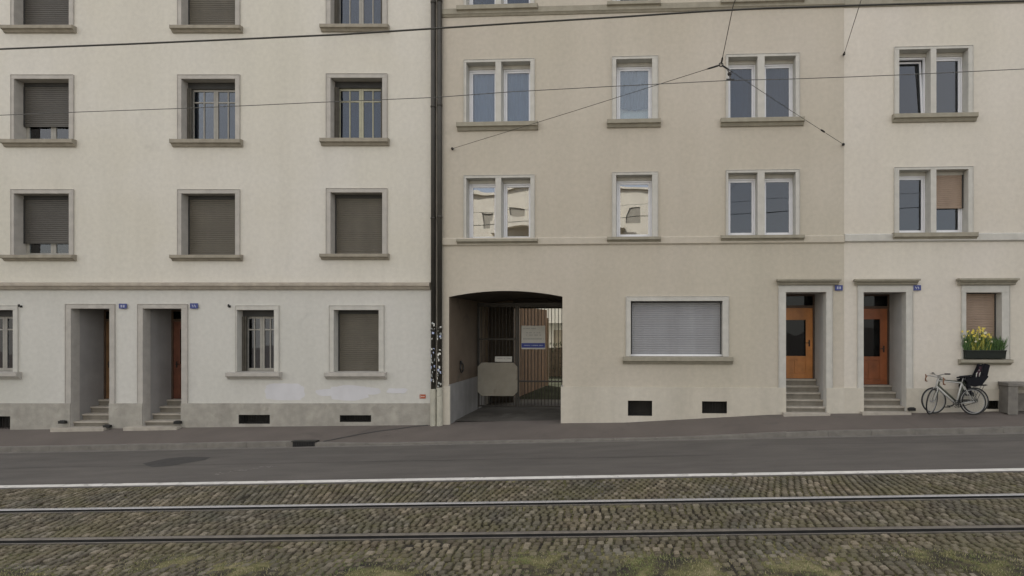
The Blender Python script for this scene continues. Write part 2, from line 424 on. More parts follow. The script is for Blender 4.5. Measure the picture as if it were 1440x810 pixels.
def window(b, x0, x1, y0, y1, sx0, sx1, sy, wx, kind, mull=None, matS=None, sillM=None, wy=None, label=None, **k):
    """x0..x1,y0..y1: clear opening; sx0,sx1,sy: sill ends and lower edge; wx: outer edges of the frame; all measured on the facade"""
    u0, z1 = b.uz(x0, y0); u1, z0 = b.uz(x1, y1)
    wl = u0 - b.uz(wx[0], y0)[0]; wr = b.uz(wx[1], y0)[0] - u1
    wt = b.uz(x0, wy if wy is not None else y0-6)[1] - z1
    left = b is A
    dep = .36 if left else .40
    mm = [b.uz(m, y0)[0] for m in mull] if mull else None
    w = surround(b, 'window', u0, u1, z0, z1, wl-.02, wr-.02, wt, matS or MAT['stoneA' if left else 'stoneB'], dep, mull=mm, label=label)
    s0 = b.uz(sx0, y1)[0]; s1, szb = b.uz(sx1, sy)
    sill(w, s0, s1, szb, z0, .14, dep, sillM or MAT['sillA' if left else 'sillB'])
    b.open.append((u0-.04, u1+.04, z0-.06, z1+.04))
    style_window(b, w, u0, u1, z0, z1, mm, kind, **k)
    return w

def style_window(b, w, u0, u1, z0, z1, mm, kind, open_to=None, gl='glassM', mat=None, curt=None, tilt=None, blind=None, glm='glassM'):
    if kind == 'shutter':
        v = .24
        zs = z0 + .03
        if open_to is not None: zs = b.uz(500, open_to, v)[1]
        bx = MB(); bx.box(u0+.002, u1-.002, v-.02, v+.10, z1-.10, z1-.002); bx.build('shutter_box', MAT['darkbox'], w)
        shutter(b, w, u0+.03, u1-.03, zs, z1-.10, v, mat or MAT['shutterA'])
        if open_to is not None:
            um = (u0+u1)/2
            sash(w, u0+.004, um, z0, z1-.11, v+.05, .07, MAT['oldwood'], MAT['glass']); sash(w, um+.001, u1-.004, z0, z1-.11, v+.05, .07, MAT['oldwood'], MAT['glass'])
            curtain(w, u0+.05, u1-.05, z0, z1, v+.2, MAT['curtain'])
    elif kind == 'casement':
        v = .26; um = (u0+u1)/2
        bx = MB(); bx.box(u0+.002, u1-.002, v-.05, v+.10, z1-.17, z1-.002); bx.build('shutter_box', MAT['darkbox'], w)
        zt = z1 - .17; tb = zt - (zt-z0)*.24
        fs = MB()
        for s_, a in ((0, u0+.005), (1, u1-.125)):
            for q in range(3): fs.box(a+.04*q, a+.04*q+.033, v-.09-.012*(q % 2), v-.04, z0+.01, zt)
        fs.build('folded_shutter', MAT['foldshut'], w, bevel=.003)
        a, c = u0+.06, u1-.06
        sash(w, a, um-.002, z0+.01, zt, v, .06, mat or MAT['oldwood'], MAT[gl], bars=((a+um)/2,), tbar=tb)
        sash(w, um+.002, c, z0+.01, zt, v, .06, mat or MAT['oldwood'], MAT[gl], bars=((c+um)/2,), tbar=tb)
        if curt: curtain(w, u0, u1, z0, z1-.1, v+.22, MAT['curtain'])
    elif kind == 'modern':
        v = .24
        cells = [(u0, mm[0]), (mm[1], u1)] if mm else [(u0, u1)]
        for i, (a, c) in enumerate(cells):
            zt = z1-.09
            bx = MB(); bx.box(a+.002, c-.002, v-.03, v+.12, zt, z1-.002); bx.build('shutter_box', MAT['stoneB'], w)
            fr = MB(); q = .045
            fr.box(a+.002, a+q, v, v+.07, z0, zt); fr.box(c-q, c-.002, v, v+.07, z0, zt)
            fr.box(a+q, c-q, v, v+.07, z0, z0+q); fr.box(a+q, c-q, v, v+.07, zt-q, zt)
            fr.build('window_frame', MAT['pvc'], w, bevel=.004)
            t = tilt[i] if tilt else 0
            sash(w, a+q+.003, c-q-.003, z0+q+.003, zt-q-.003, v+.012 , .05, MAT['pvc'], MAT[glm], tilt=t)
            bl = blind[i] if blind else None
            if bl: shutter(b, w, a+.04, c-.04, b.uz(1330, bl, v)[1], zt, v-.035, MAT['shutterT'])
            cu = curt[i] if curt else None
            if cu == 'c': curtain(w, a, c, z0, zt, v+.12, MAT['curtain'])
            if cu == 'n': curtain(w, a, c, z0+.50, zt, v+.12, MAT['curtdark'], scallop=-.10)
            if cu == 'n':
                lo = MB(); lo.box(a+.02, c-.02, v+.20, v+.21, z0, z0+.62); lo.build('reflection_sheet', MAT['reflpale'], w)  # added sheet, its pale colour stands for a reflected bright building

# ---- left building windows
LC = [((21,98),(8,108),(16,105)), ((256,331.5),(244,342),(250,338.5)), ((465.5,538),(453,548),(458.5,545.5))]
rows = [(-49, 38, 47), (111.5, 197, 207), (272.5, 358.5, 367)]
kinds = {(0,0):('shutter',34), (0,1):('shutter',None), (0,2):('casement',None),
         (1,0):('shutter',177), (1,1):('casement',None), (1,2):('casement',None),
         (2,0):('shutter',341), (2,1):('shutter',None), (2,2):('shutter',None)}
for c in range(-1, 3):
    for r, (ya, yb, ys) in enumerate(rows):
        if c == -1: (x0,x1),(s0,s1),(w0,w1) = [(p-213, q-213) for p, q in LC[0]]; kd, ot = 'shutter', None
        else: (x0,x1),(s0,s1),(w0,w1) = LC[c]; kd, ot = kinds[(r,c)]
        d = -1.5 if c == 2 else 0
        kw = dict(open_to=ot) if kd == 'shutter' else dict(curt=True)
        if kd == 'shutter': kw['mat'] = MAT['shutterA2'] if c <= 0 else MAT['shutterA']
        if kd == 'casement' and (r, c) == (1, 2): kw['mat'] = MAT['oldwood2']
        window(A, x0, x1, ya+d, yb+d, s0, s1, ys+d, (w0, w1), kd, wy=ya+d-5.5, **kw)
for (x0,x1,s0,s1,w0,w1,kd) in ((-36,19.5,-48,31,-42,27,'casement'), (334,386,322,397,331.5,393.5,'casement'), (470,533,459.5,544,463,541,'shutter')):
    kw = {} if kd == 'shutter' else dict(curt=False, gl='glassM')
    window(A, x0, x1, 436, 523, s0, s1, 533, (w0, w1), kd, wy=430, matS=MAT['stoneB'], sillM=MAT['stoneA'], **kw)

# ---- middle and right windows
P = [(B, (656,697,705,746), (644,757), (652,752.5), (88.5,172,183), (251,336,343)),
     (B, (866.5,917), (854,929), (860,926), (84,168.5,179), (246.5,333,341)),
     (B, (1024,1065,1075,1118.5), (1013,1129.5), (1020,1125), (81,166,177), (243.5,330.5,339)),
     (C, (1264,1308,1316,1361), (1254,1371.5), (1256.5,1368.5), (70.5,160,171), (239.5,327,338))]
top = [(-70, 8, 19), (-79, 3.5, 12.5), (-83, -1.5, 8.5), (-95, -9, 1.5)]
for i, (b, xs, ss, ws, r1, r2) in enumerate(P):
    for r, (ya, yb, ys) in enumerate((top[i], r1, r2)):
        kw = {}
        n = 2 if len(xs) == 4 else 1
        if r < 2 and b is B: kw['curt'] = ['c']*n
        if i == 1 and r == 1: kw['curt'] = ['n']; kw['glm'] = 'glass'
        if i == 0 and r == 1: kw['curt'] = ['c', 'c']; kw['glm'] = 'glassL'
        if i < 2 and r == 2: kw['glm'] = 'glassR'
        if i == 3 and r == 1: kw['tilt'] = (4, 0)
        if i == 3 and r == 2: kw['blind'] = (None, 292)
        window(b, xs[0], xs[-1], ya, yb, ss[0], ss[1], ys, ws, 'modern', mull=(xs[1], xs[2]) if n == 2 else None, wy=ya-3.5, **kw)
# the wide ground floor shutter
w = window(B, 887, 1016, 423.5, 501.5, 876, 1030, 512, (879.5,1025.5), 'none', wy=417.5, label='wide window closed by a grey roller shutter')
u0, z1 = B.uz(887, 423.5); u1, z0 = B.uz(1016, 501.5)
shutter(B, w, u0+.03, u1-.03, z0+.07, z1-.03, .2, MAT['shutterG'], slat=.058)
bx = MB(); bx.box(u0, u1, .16, .25, z0, z0+.05); bx.build('bottom_rail', MAT['pvc'], w, bevel=.004)
# ground floor window with the flower box
w = window(C, 1358, 1408, 411.5, 505, 1347, 1420, 513, (1351,1420), 'none', wy=402, label='ground floor window with tan blind behind the flower box')
u0, z1 = C.uz(1358, 411.5); u1, z0 = C.uz(1408, 505)
shutter(C, w, u0+.03, u1-.03, z0+.02, z1-.02, .24, MAT['shutterT'], slat=.045)

def hood(b, par, x0, x1, yt, yb):
    u0, zt = b.uz(x0, yt); u1, zb = b.uz(x1, yb)
    mb = MB(); h = zt-zb
    mb.prism([(.0, zb), (-.08, zb), (-.10, zb+h*.3), (-.15, zb+h*.45), (-.17, zb+h*.8), (-.17, zt-.015), (0, zt)], 'u', u0+.04, u1-.04)
    mb.box(u0, u1, -.19, 0, zt-h*.38, zt-.012)
    return mb.build('hood_moulding', MAT['sillB'], par, bevel=.005)
hood(C, w, 1344, 1427.5, 391.5, 400.5)

# ---- house entrances
def entrance(b, x0, x1, yt, wx, ybase, yfloor, nst, ydoor, door, glassbox, hoodpx=None, wty=6, lining=None, dep=.92, handle_side=1):
    u0, z1 = b.uz(x0, yt); u1, _ = b.uz(x1, yt)
    zb = b.uz(x0, ybase)[1]
    zf = b.uz((x0+x1)/2, yfloor, dep)[1]
    wl = u0 - b.uz(wx[0], yt)[0]; wr = b.uz(wx[1], yt)[0] - u1
    wt = b.uz(x0, yt-wty)[1]-z1
    st = MAT['stoneA'] if b is A else MAT['stoneB']
    w = surround(b, 'entrance', u0, u1, z1-.2, z1, wl-.02, wr-.02, wt, st, .22, zb=zb-.2)
    L = MB(); t = .06
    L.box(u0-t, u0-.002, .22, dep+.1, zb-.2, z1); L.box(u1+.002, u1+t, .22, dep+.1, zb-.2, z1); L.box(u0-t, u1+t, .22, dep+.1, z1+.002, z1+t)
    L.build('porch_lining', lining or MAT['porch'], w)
    rise = (zf-zb)/nst; tr = (dep-.2)/(nst-1)
    for i in range(nst):
        s = MB(); v0 = i*tr + .03
        z = zb+rise*(i+1)
        v1 = v0+tr if i < nst-1 else dep+.1
        s.mi = 1; s.box(u0+.003, u1-.003, v0+.03, v1+.03, zb-.2, z-.045)
        s.mi = 0; s.box(u0+.002, u1-.002, v0, v1+.028, z-.044, z)
        s.build('step', [MAT['step'], MAT['riser']], w, bevel=.005)
    # threshold slab lying in the pavement
    s = MB(); s.box(b.uz(x0-18 if b is A else x0-6, yt)[0], b.uz(x1+2, yt)[0], -.24, .03, zb-.25, zb+.035); s.build('threshold', MAT['step'], w, bevel=.01)
    zd = b.uz((x0+x1)/2, ydoor, dep)[1]
    fr = MB(); f = .05
    fr.box(u0, u0+f, dep, dep+.08, zf, z1); fr.box(u1-f, u1, dep, dep+.08, zf, z1); fr.box(u0+f, u1-f, dep, dep+.08, zd, zd+.07)
    fr.box(u0+f, u1-f, dep, dep+.08, z1-.05, z1)
    fr.build('door_frame', MAT['doorframe'], w, bevel=.004)
    tg = MB(); tg.box(u0+f, u1-f, dep+.03, dep+.04, zd+.07, z1-.05); tg.build('transom_window', MAT['glassD'], w)
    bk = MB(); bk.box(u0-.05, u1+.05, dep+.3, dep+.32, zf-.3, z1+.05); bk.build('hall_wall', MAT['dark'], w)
    d = MB(); a, c = u0+f+.003, u1-f-.003
    W = c-a; sw = W*.20
    g0, g1 = glassbox                     # fraction of height
    zg0 = zf+(zd-zf)*g0; zg1 = zf+(zd-zf)*g1
    y0 = dep+.015
    d.box(a, a+sw, y0, y0+.045, zf+.005, zd-.003); d.box(c-sw, c, y0, y0+.045, zf+.005, zd-.003)
    d.box(a+sw, c-sw, y0+.001, y0+.044, zg1, zd-.003); d.box(a+sw, c-sw, y0+.001, y0+.044, zg0-.11, zg0); d.box(a+sw, c-sw, y0+.001, y0+.044, zf+.005, zf+.14)
    d.box(a+sw, c-sw, y0+.018, y0+.036, zf+.14, zg0-.11)          # sunk lower panel
    dm = (a+c)/2
    d.box(dm-.03, dm+.03, y0+.004, y0+.040, zf+.14, zg0-.11)
    d.build('door', door, w, bevel=.005)
    gb = MB(); gb.box(a+sw, c-sw, y0+.02, y0+.026, zg0, zg1); gb.build('door_glass', MAT['glassD'], w)
    hx = c-sw*.5 if handle_side > 0 else a+sw*.5
    h = MB(); zh = zf+1.0
    h.box(hx-.02, hx+.02, y0-.008, y0, zh-.10, zh+.08); h.tube([(hx, y0, zh), (hx, y0-.05, zh), (hx-.11*handle_side, y0-.055, zh)], .011)
    h.build('door_handle', MAT['tarm'], w)
    if hoodpx: hood(b, w, *hoodpx)
    b.open.append((u0-.04, u1+.04, -3, z1+.04)); 
    return w, u0, u1, zb, zf
eA1 = entrance(A, 101, 155, 434, (92.5,163), 601.5, 561, 4, 452, MAT['browndoor'], (.45,.9), handle_side=-1)
eA2 = entrance(A, 202, 256, 434, (194,265), 600.5, 561, 4, 452, MAT['reddoor'], (.45,.9), handle_side=-1)
eB = entrance(B, 1105, 1161.5, 411, (1094,1171), 581, 532.5, 5, 433, MAT['orange'], (.32,.83), hoodpx=(1091,1180,392.5,400.5), wty=9, lining=MAT['porchB'])
eC = entrance(C, 1214, 1273.5, 411, (1205,1284), 580, 541, 4, 434, MAT['redwood'], (.37,.86), hoodpx=(1199.5,1290,392.5,400.5), wty=9, lining=MAT['porchB'])
eA1[0]['label'] = 'entrance with a brown door, further from the downpipes'
eA2[0]['label'] = 'entrance with a dark red door, nearer the downpipes'
def scraper(w, b, px, py):
    u, z = b.uz(px, py, -.12); mb = MB()
    mb.box(u-.09, u+.09, -.16, -.08, z-.03, z+.045); mb.box(u-.07, u+.07, -.13, -.11, z+.045, z+.06)
    mb.build('boot_scraper', MAT['tarm'], w, bevel=.01)
scraper(eA1[0], A, 88, 594); scraper(eA1[0], A, 151, 600); scraper(eA2[0], A, 250, 594.5); scraper(eC[0], C, 1282, 576)

# ---- cellar openings
def cellar(b, x0, x1, y0, y1):
    u0, z1 = b.uz(x0, y0); u1, z0 = b.uz(x1, y1)
    b.open.append((u0, u1, z0, z1)); b.plopen.append((u0, u1, z0, z1))
    mb = MB()
    d = .3
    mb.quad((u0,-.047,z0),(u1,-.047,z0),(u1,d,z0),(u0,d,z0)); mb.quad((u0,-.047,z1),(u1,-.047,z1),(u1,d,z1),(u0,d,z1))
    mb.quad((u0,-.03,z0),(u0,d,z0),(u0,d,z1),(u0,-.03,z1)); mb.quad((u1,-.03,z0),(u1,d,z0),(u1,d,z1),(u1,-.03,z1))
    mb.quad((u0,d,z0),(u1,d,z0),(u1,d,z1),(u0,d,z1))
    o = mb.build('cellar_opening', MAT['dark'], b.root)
    gr = MB(); n = int((u1-u0)/.07)
    for i in range(1, n): u = u0+(u1-u0)*i/n; gr.box(u-.004, u+.004, .05, .058, z0, z1)
    gr.build('grille', MAT['tarm'], o)
for a in ((-15,17,585,604), (337,381,583,595.5), (479,523,583.5,593)): cellar(A, *a)
for a in ((883,917,563,584.5), (987,1022,564,581)): cellar(B, *a)
cellar(C, 1386, 1410, 563, 575)

# ---- the arched passage
ux0, zsp = B.uz(631.5, 417.5); ux1, _ = B.uz(791, 417.5); zpk = B.uz(712, 409)[1]
zfl = B.uz(712, 595.5)[1]
B.open.append((ux0, ux1, -3, zpk)); B.plopen.append((ux0, ux1, -3, zpk))
TD = 4.3
def arc(n=20):
    hw = (ux1-ux0)/2; s = zpk-zsp; r = (hw*hw+s*s)/(2*s); uc = (ux0+ux1)/2; zc = zpk-r
    t = math.asin(hw/r)
    return [(uc+r*math.sin(-t+2*t*i/n), zc+r*math.cos(-t+2*t*i/n)) for i in range(n+1)]
AR = arc()

EAVE = 15.2
def finish_building(b, u0, u1, depth, wallmat, plinthmat, ypl, plpx, split=None, mat2=None, tunnel=False):
    zpl = b.uz(plpx, ypl)[1]
    mb = MB()
    zs = b.uz(plpx, split)[1] if split else None
    if split:
        mb.mi = 1; wallgrid(mb, u0, u1, -3, zs, b.open); mb.mi = 0; wallgrid(mb, u0, u1, zs, EAVE, b.open)
    else: wallgrid(mb, u0, u1, -3, EAVE, b.open)
    if tunnel:
        for (p, q) in zip(AR, AR[1:]): mb.quad((p[0],0,p[1]), (q[0],0,q[1]), (q[0],0,zpk), (p[0],0,zpk))
    mb.mi = 0
    mb.quad((u0,0,-3),(u0,0,EAVE),(u0,depth,EAVE),(u0,depth,-3)); mb.quad((u1,0,-3),(u1,depth,-3),(u1,depth,EAVE),(u1,0,EAVE))
    holes = [(ux0, ux1, -3, zpk+.15)] if tunnel else []
    wallgrid(mb, u0, u1, -3, EAVE, holes, v=depth)
    mb.build('wall', [wallmat, mat2 or wallmat], b.root)
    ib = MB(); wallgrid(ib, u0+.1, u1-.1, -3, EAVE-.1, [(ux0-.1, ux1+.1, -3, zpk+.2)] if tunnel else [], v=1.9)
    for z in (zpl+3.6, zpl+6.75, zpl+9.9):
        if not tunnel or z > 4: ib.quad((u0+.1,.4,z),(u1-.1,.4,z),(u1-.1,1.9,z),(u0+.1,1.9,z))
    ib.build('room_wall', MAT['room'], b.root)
    hs = sorted(set([o for o in b.open if o[2] < -2] + [o for o in b.plopen if o[2] < -2]))
    a = u0
    for o in hs + [(u1, u1+1, 0, 0)]:
        pl = MB(); wallgrid(pl, a, min(o[0]+.038 if o[0] < u1 else u1, u1), -3, zpl, [q for q in b.plopen if q[2] > -2], v=-.048, th=.046)
        pl.build('plinth', plinthmat, b.root); a = o[1]-.038
    rf = MB(); rf.prism([(-.55, EAVE), (-.55, EAVE+.18), (depth/2, EAVE+3.2), (depth+.5, EAVE+.18), (depth+.5, EAVE)], 'u', u0, u1)
    rf.build('roof', MAT['roof'], b.root)

# ledges and cornices
def cornice(b, x0, x1, yt, ym, yb, pxr, out=.13, mat=None, u=None):
    u0 = b.uz(x0, yt)[0]; u1 = b.uz(x1, yt)[0]
    if u: u0, u1 = u
    zt, zm, zb = (b.uz(pxr, y)[1] for y in (yt, ym, yb))
    mb = MB(); mb.prism([(.0, zt+.03), (-out, zt), (-out, zm), (-out*.75, zm-.01), (-out*.45, zb+.015), (-out*.35, zb), (0, zb)], 'u', u0, u1)
    return mb.build('cornice', mat or MAT['cornice'], b.root, bevel=.005)
UA0 = -30.0; UA1 = -.02
cornice(A, 0, 606, 398.5, 402.5, 407.5, 300, .14, u=(UA0, A.uz(606, 400)[0]))
cornice(B, 621, 1187, 336, 344.5, 346, 640, .05, MAT['wallB'], u=(B.uz(621, 400)[0], B.uz(1187, 400)[0]-.003))
cornice(B, 621, 1187, 14, 21.5, 24.5, 640, .07, MAT['sillB'], u=(B.uz(621, 400)[0], B.uz(1187, 400)[0]-.003))
UC1 = 24.0
cornice(C, 1187, 1440, 330.5, 339.5, 341, 1187, .06, MAT['stoneB'], u=(0, UC1))
cornice(C, 1187, 1440, 1, 8.5, 11, 1187, .07, MAT['sillB'], u=(0, UC1))

finish_building(A, UA0, UA1, 10, MAT['wallA'], MAT['plinthA'], 567, 300, split=403, mat2=MAT['wallA0'])
uB1 = B.uz(1187, 400)[0]
finish_building(B, .02, uB1-.002, TD, MAT['wallB'], MAT['plinthB'], 544.5, 950, tunnel=True)
finish_building(C, 0, UC1, 10, MAT['wallC'], MAT['plinthB'], 546, 1300)

# passage lining
pw = MB()
zb_ = B.uz(640, 541)[1]
e = .004
pw.mi = 0
pw.quad((ux0,.0,zb_),(ux0,TD,zb_),(ux0,TD,zsp),(ux0,.0,zsp)); pw.quad((ux1,.0,zb_),(ux1,TD,zb_),(ux1,TD,zsp),(ux1,.0,zsp))
pw.mi = 1
pw.box(ux0-.01, ux0+.03, -.02, TD, -1, zb_); pw.box(ux1-.03, ux1+.01, -.02, TD, -1, zb_)
pw.mi = 2
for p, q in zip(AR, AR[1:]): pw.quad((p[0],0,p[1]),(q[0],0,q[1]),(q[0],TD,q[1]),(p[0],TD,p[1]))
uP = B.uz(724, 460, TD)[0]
pw.mi = 2; pw.box(ux0, uP, TD-.25, TD-.003, -1, zsp)  # added end pier, coloured dark to paint in the shade there
zhd = B.uz(712, 434, TD)[1]; pw.mi = 2; pw.box(uP, ux1, TD-.25, TD-.003, zhd, zpk+.1); pw.mi = 0; pw.box(ux0, uP, TD-.25, TD-.003, zsp, zpk+.1)  # added drop wall, its dark colour deepens the shade at the passage top
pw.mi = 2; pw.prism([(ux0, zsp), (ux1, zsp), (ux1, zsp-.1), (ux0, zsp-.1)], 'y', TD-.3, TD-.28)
pw.build('passage_lining', [MAT['tunnelwall'], MAT['tunnelbase'], MAT['tunnelshade']], B.root)
# steel ring bolted on the passage wall
rg = MB(); uu = ux0+.035; zr = B.uz(642, 517, .9)[1]
rg.torus((uu+.02, .9, zr), .13, .018, (1,0,0), 24, 6); rg.box(uu-.03, uu+.02, .86, .94, zr+.1, zr+.2)
rg.build('wall_ring', MAT['tarm'], B.root, smooth=False)

# downpipes
def pipe(b, px, v, r, py_sleeve, label):
    u, _ = b.uz(px, 400, v); zt = EAVE-.05; zs = b.uz(px, py_sleeve, v)[1]; zb = b.uz(px, 597.5, v)[1]
    mb = MB(); mb.tube([(u, v, zs), (u, v, zt)], r, 16)
    for z in (zs+1.6, zs+4.6, zs+7.6, zs+10.4): mb.tube([(u, v, z), (u, v, z+.05)], r+.01, 16); mb.box(u-.012, u+.012, v, .0, z+.01, z+.04)
    o = mb.build('downpipe', MAT['pipe'], b.root, label=label)
    for p in o.data.polygons: p.use_smooth = len(p.vertices) == 4
    s = MB(); s.tube([(u, v, zb-.05), (u, v, zs-.05), (u, v, zs+.03), (u, v, zs+.04)], [r+.018, r+.018, r+.018, r+.004], 16)
    s.build('pipe_sleeve', MAT['pipelow'], o)
    st = MB(); rnd = random.Random(int(px))
    za, zc = b.uz(px, 546, v)[1], b.uz(px, 455, v)[1]
    for i in range(26):
        z = za + (zc-za)*rnd.random()**1.1; h = rnd.uniform(.02, .07); a0 = rnd.uniform(-2.3, -.7); w = rnd.uniform(.3, .9)
        st.mi = 0 if rnd.random() < .35 else rnd.choice((1, 1, 2)); n = 4; rr = r+.0022+.0002*i
        sk = rnd.uniform(-.02, .02)
        vs = []
        for k in range(n+1):
            t = a0+w*(k/n-.5); vs += [(u+rr*math.cos(t), v+rr*math.sin(t), z+sk*k/n), (u+rr*math.cos(t), v+rr*math.sin(t), z+h+sk*k/n)]
        st.add(vs, [(2*k, 2*k+2, 2*k+3, 2*k+1) for k in range(n)])
    q = st.build('torn_stickers', [MAT['white'], MAT['sign_grey'], MAT['sign_pale']], o); q['kind'] = 'stuff'
pipe(A, 609.3, -.10, .062, 549, 'dark downpipe on the pale building with torn stickers')
pipe(B, 618.3, -.10, .062, 547, 'dark downpipe on the beige building with torn stickers')

# overpainted patches on the pale wall above the plinth
def patch(b, pxs, mat, name, thick=.0015):
    mb = MB(); vs = [(b.uz(x, y)[0], -thick-.001, b.uz(x, y)[1]) for x, y in pxs]
    mb.add(vs, [tuple(range(len(vs)))]); return mb.build(name, mat, b.root)
def blob(x0, x1, y0, y1, seed, n=44):
    rnd = random.Random(seed); pts = []
    for i in range(n):
        t = 2*math.pi*i/n
        k = .86 + .2*noise.noise(Vector((math.cos(t)*1.6+seed, math.sin(t)*1.6, 0))) + rnd.uniform(-.03, .03)
        cx, cy = math.cos(t), math.sin(t)
        sx = math.copysign(abs(cx)**.6, cx); sy = math.copysign(abs(cy)**.6, cy)
        pts.append(((x0+x1)/2+(x1-x0)/2*sx*k, (y0+y1)/2+(y1-y0)/2*sy*k))
    return pts
for i, q in enumerate(((364,436,537,565), (462,520,540,565), (443,492,546,558), (505,537,544,556), (543,574,545,554))):
    patch(A, blob(*q, 3+i), MAT['paint_patch'], 'overpainted_patch', .0015+.0004*i)
# shutter hooks beside the ground floor windows
for (px, py) in ((30, 431), (323, 431)):
    u, z = A.uz(px, py); mb = MB()
    mb.tube([(u, .02, z), (u, -.07, z), (u+.03, -.09, z+.03)], .012); mb.ball((u+.03,-.09,z+.035), .025); mb.box(u-.03, u+.03, -.012, -.001, z-.03, z+.03)
    mb.build('shutter_hook', MAT['tarm'], A.root)

# ------------------------------------------------------------------ signs
def strokes(mb, u0, u1, z0, z1, y, rows, seed, fill=.7):
    rnd = random.Random(seed)
    for r in range(rows):
        z = z1-(z1-z0)*(r+.5)/rows; h = (z1-z0)/rows*.32; u = u0
        while u < u1-.005:
            w = rnd.uniform(.01, .03)
            if rnd.random() < fill: mb.box(u, min(u1, u+w), y-.0012, y, z-h/2, z+h/2)
            u += w+.008
def plate(b, px0, px1, py0, py1, label, v=-.03, glyph=0):
    u0, z1 = b.uz(px0, py0, v); u1, z0 = b.uz(px1, py1, v)
    c = b.world((u0+u1)/2, 0, (z0+z1)/2); w = (u1-u0)/2; h = (z1-z0)/2
    r = empty('house_number_plate', c, b.ang, label=label, cat='house number', group='blue house number plates')
    m = MB(); m.box(-w, w, v-.012, v, -h, h); m.build('plate', MAT['plate_blue'], r, bevel=.003)
    mk = MB(); y = v-.0125
    for s in (-1, 1):                              # two worn pale figures, no longer readable
        a = s*w*.30; q = w*.17; k = h*.5
        mk.box(a-q, a-q+.012, y-.001, y, -k*(.2 if (glyph+s) % 2 else 1), k)
        mk.box(a+q-.012, a+q, y-.001, y, -k, k*(1 if glyph % 2 else .3))
        mk.box(a-q+.012, a+q-.012, y-.001, y, -.006, .006)
    mk.build('worn_figures', MAT['plate_white'], r)
plate(A, 167.5, 178.5, 427, 434, 'small blue number plate beside the brown door on the pale building', glyph=1)
plate(A, 267.5, 278.5, 426.5, 434, 'small blue number plate beside the dark red door on the pale building', glyph=0)
plate(B, 1174, 1185, 401, 408.5, 'small blue number plate beside the orange door', glyph=1)
plate(C, 1284, 1295, 401, 408.5, 'small blue number plate beside the red-brown door on the cream building', glyph=0)
u, z = A.uz(594.5, 557.5); p = empty('marker_plate', A.world(u, 0, z), 0, label='tiny red marker plate above the grey plinth beside the downpipes', cat='sign')
m = MB(); m.box(-.08, .08, -.012, -.003, -.055, .055); m.build('plate', MAT['red'], p, bevel=.002)
m = MB(); m.box(-.055, .055, -.0135, -.0125, -.006, .006); m.box(-.055, -.045, -.0135, -.0125, -.035, .035); m.build('worn_marks', MAT['white'], p)

# ------------------------------------------------------------------ gate in the passage
GV = 2.55
zg = zfl
gl = empty('passage_gate', B.world((ux0+ux1)/2, GV, zg), B.ang, label='dark steel bar gate with two leaves closing the arched passage', cat='gate')
gu = (ux0+ux1)/2
def gu_(px): return B.uz(px, 460, GV)[0]-gu
def gz_(py): return B.uz(712, py, GV)[1]-zg
zt_ = zsp-zg-.12
um = gu_(727.5)
def leaf(a, c, rails):
    m = MB()
    m.box(a, a+.055, -.025, .025, .07, zt_); m.box(c-.055, c, -.025, .025, .07, zt_)
    for z in rails: m.box(a+.055, c-.055, -.02, .02, z-.025, z+.025)
    n = int((c-a)/.105)
    for i in range(1, n): u = a+(c-a)*i/n; m.tube([(u,0,rails[0]), (u,0,zt_-.03)], .011, 6)
    return m
leaf(gu_(672), um-.01, (.1, gz_(477), zt_-.03)).build('gate_leaf', MAT['gate'], gl, label='left gate leaf carrying the octagonal board')
leaf(um+.01, ux1-gu-.06, (.1, gz_(536), zt_-.03)).build('gate_leaf', MAT['gate'], gl, label='right gate leaf carrying the blue and white sign')
m = MB(); m.box(ux0-gu+.04, gu_(672)-.01, -.03, .03, 0, zt_); m.box(ux1-gu-.05, ux1-gu-.03, -.03, .03, 0, zt_); m.box(ux0-gu+.02, ux1-gu-.02, -.03, .03, zt_+.004, zt_+.07)
m.build('gate_frame', MAT['gate'], gl)
def gworld(px, py, v): return B.world(B.uz(px, py, v)[0], v, B.uz(px, py, v)[1])
# octagonal board
v = GV-.06
c = gworld(699.7, 533.3, v); bd = empty('gate_board', c, B.ang, label='large khaki grey board with cut corners hung on the left gate leaf', cat='board')
hw = (B.uz(727.5, 533, v)[0]-B.uz(672, 533, v)[0])/2; hh = (B.uz(700, 510, v)[1]-B.uz(700, 556.5, v)[1])/2; k = .13
pr = [(-hw+k,-hh),(hw-k,-hh),(hw,-hh+k),(hw,hh-k),(hw-k,hh),(-hw+k,hh),(-hw,hh-k),(-hw,-hh+k)]
m = MB(); m.prism(pr, 'y', -.012, .012); m.build('panel', MAT['board'], bd, bevel=.004)
m = MB(); m.box(-.17, -.155, -.016, -.0125, -hh+.02, hh*.3); m.build('seam', MAT['board'], bd)
c = gworld(708, 505, v); s = empty('gate_notice', c, B.ang, label='small grey-white notice just above the octagonal board', cat='sign')
hw = .27; hh = .085; m = MB(); m.box(-hw, hw, -.006, .006, -hh, hh); m.build('panel', MAT['white'], s, bevel=.002)
m = MB(); strokes(m, -hw+.03, -.02, -.01, .05, -.0065, 1, 2, .9); strokes(m, .02, hw-.03, -.01, .05, -.0065, 1, 5, .9); m.build('faded_lettering', MAT['sign_grey'], s)
c = gworld(750, 474.5, v); s = empty('company_sign', c, B.ang, label='white sign with a blue band across its foot on the right gate leaf', cat='sign')
hw = (B.uz(766.5, 470, v)[0]-B.uz(733, 470, v)[0])/2; hh = (B.uz(750, 458, v)[1]-B.uz(750, 491, v)[1])/2
m = MB(); m.box(-hw, hw, -.008, .008, -hh, hh); m.build('panel', MAT['white'], s, bevel=.002)
m = MB(); m.box(-hw*.98, hw*.98, -.0105, -.0085, -hh*.88, -hh*.48); m.build('blue_band', MAT['sign_blue'], s)
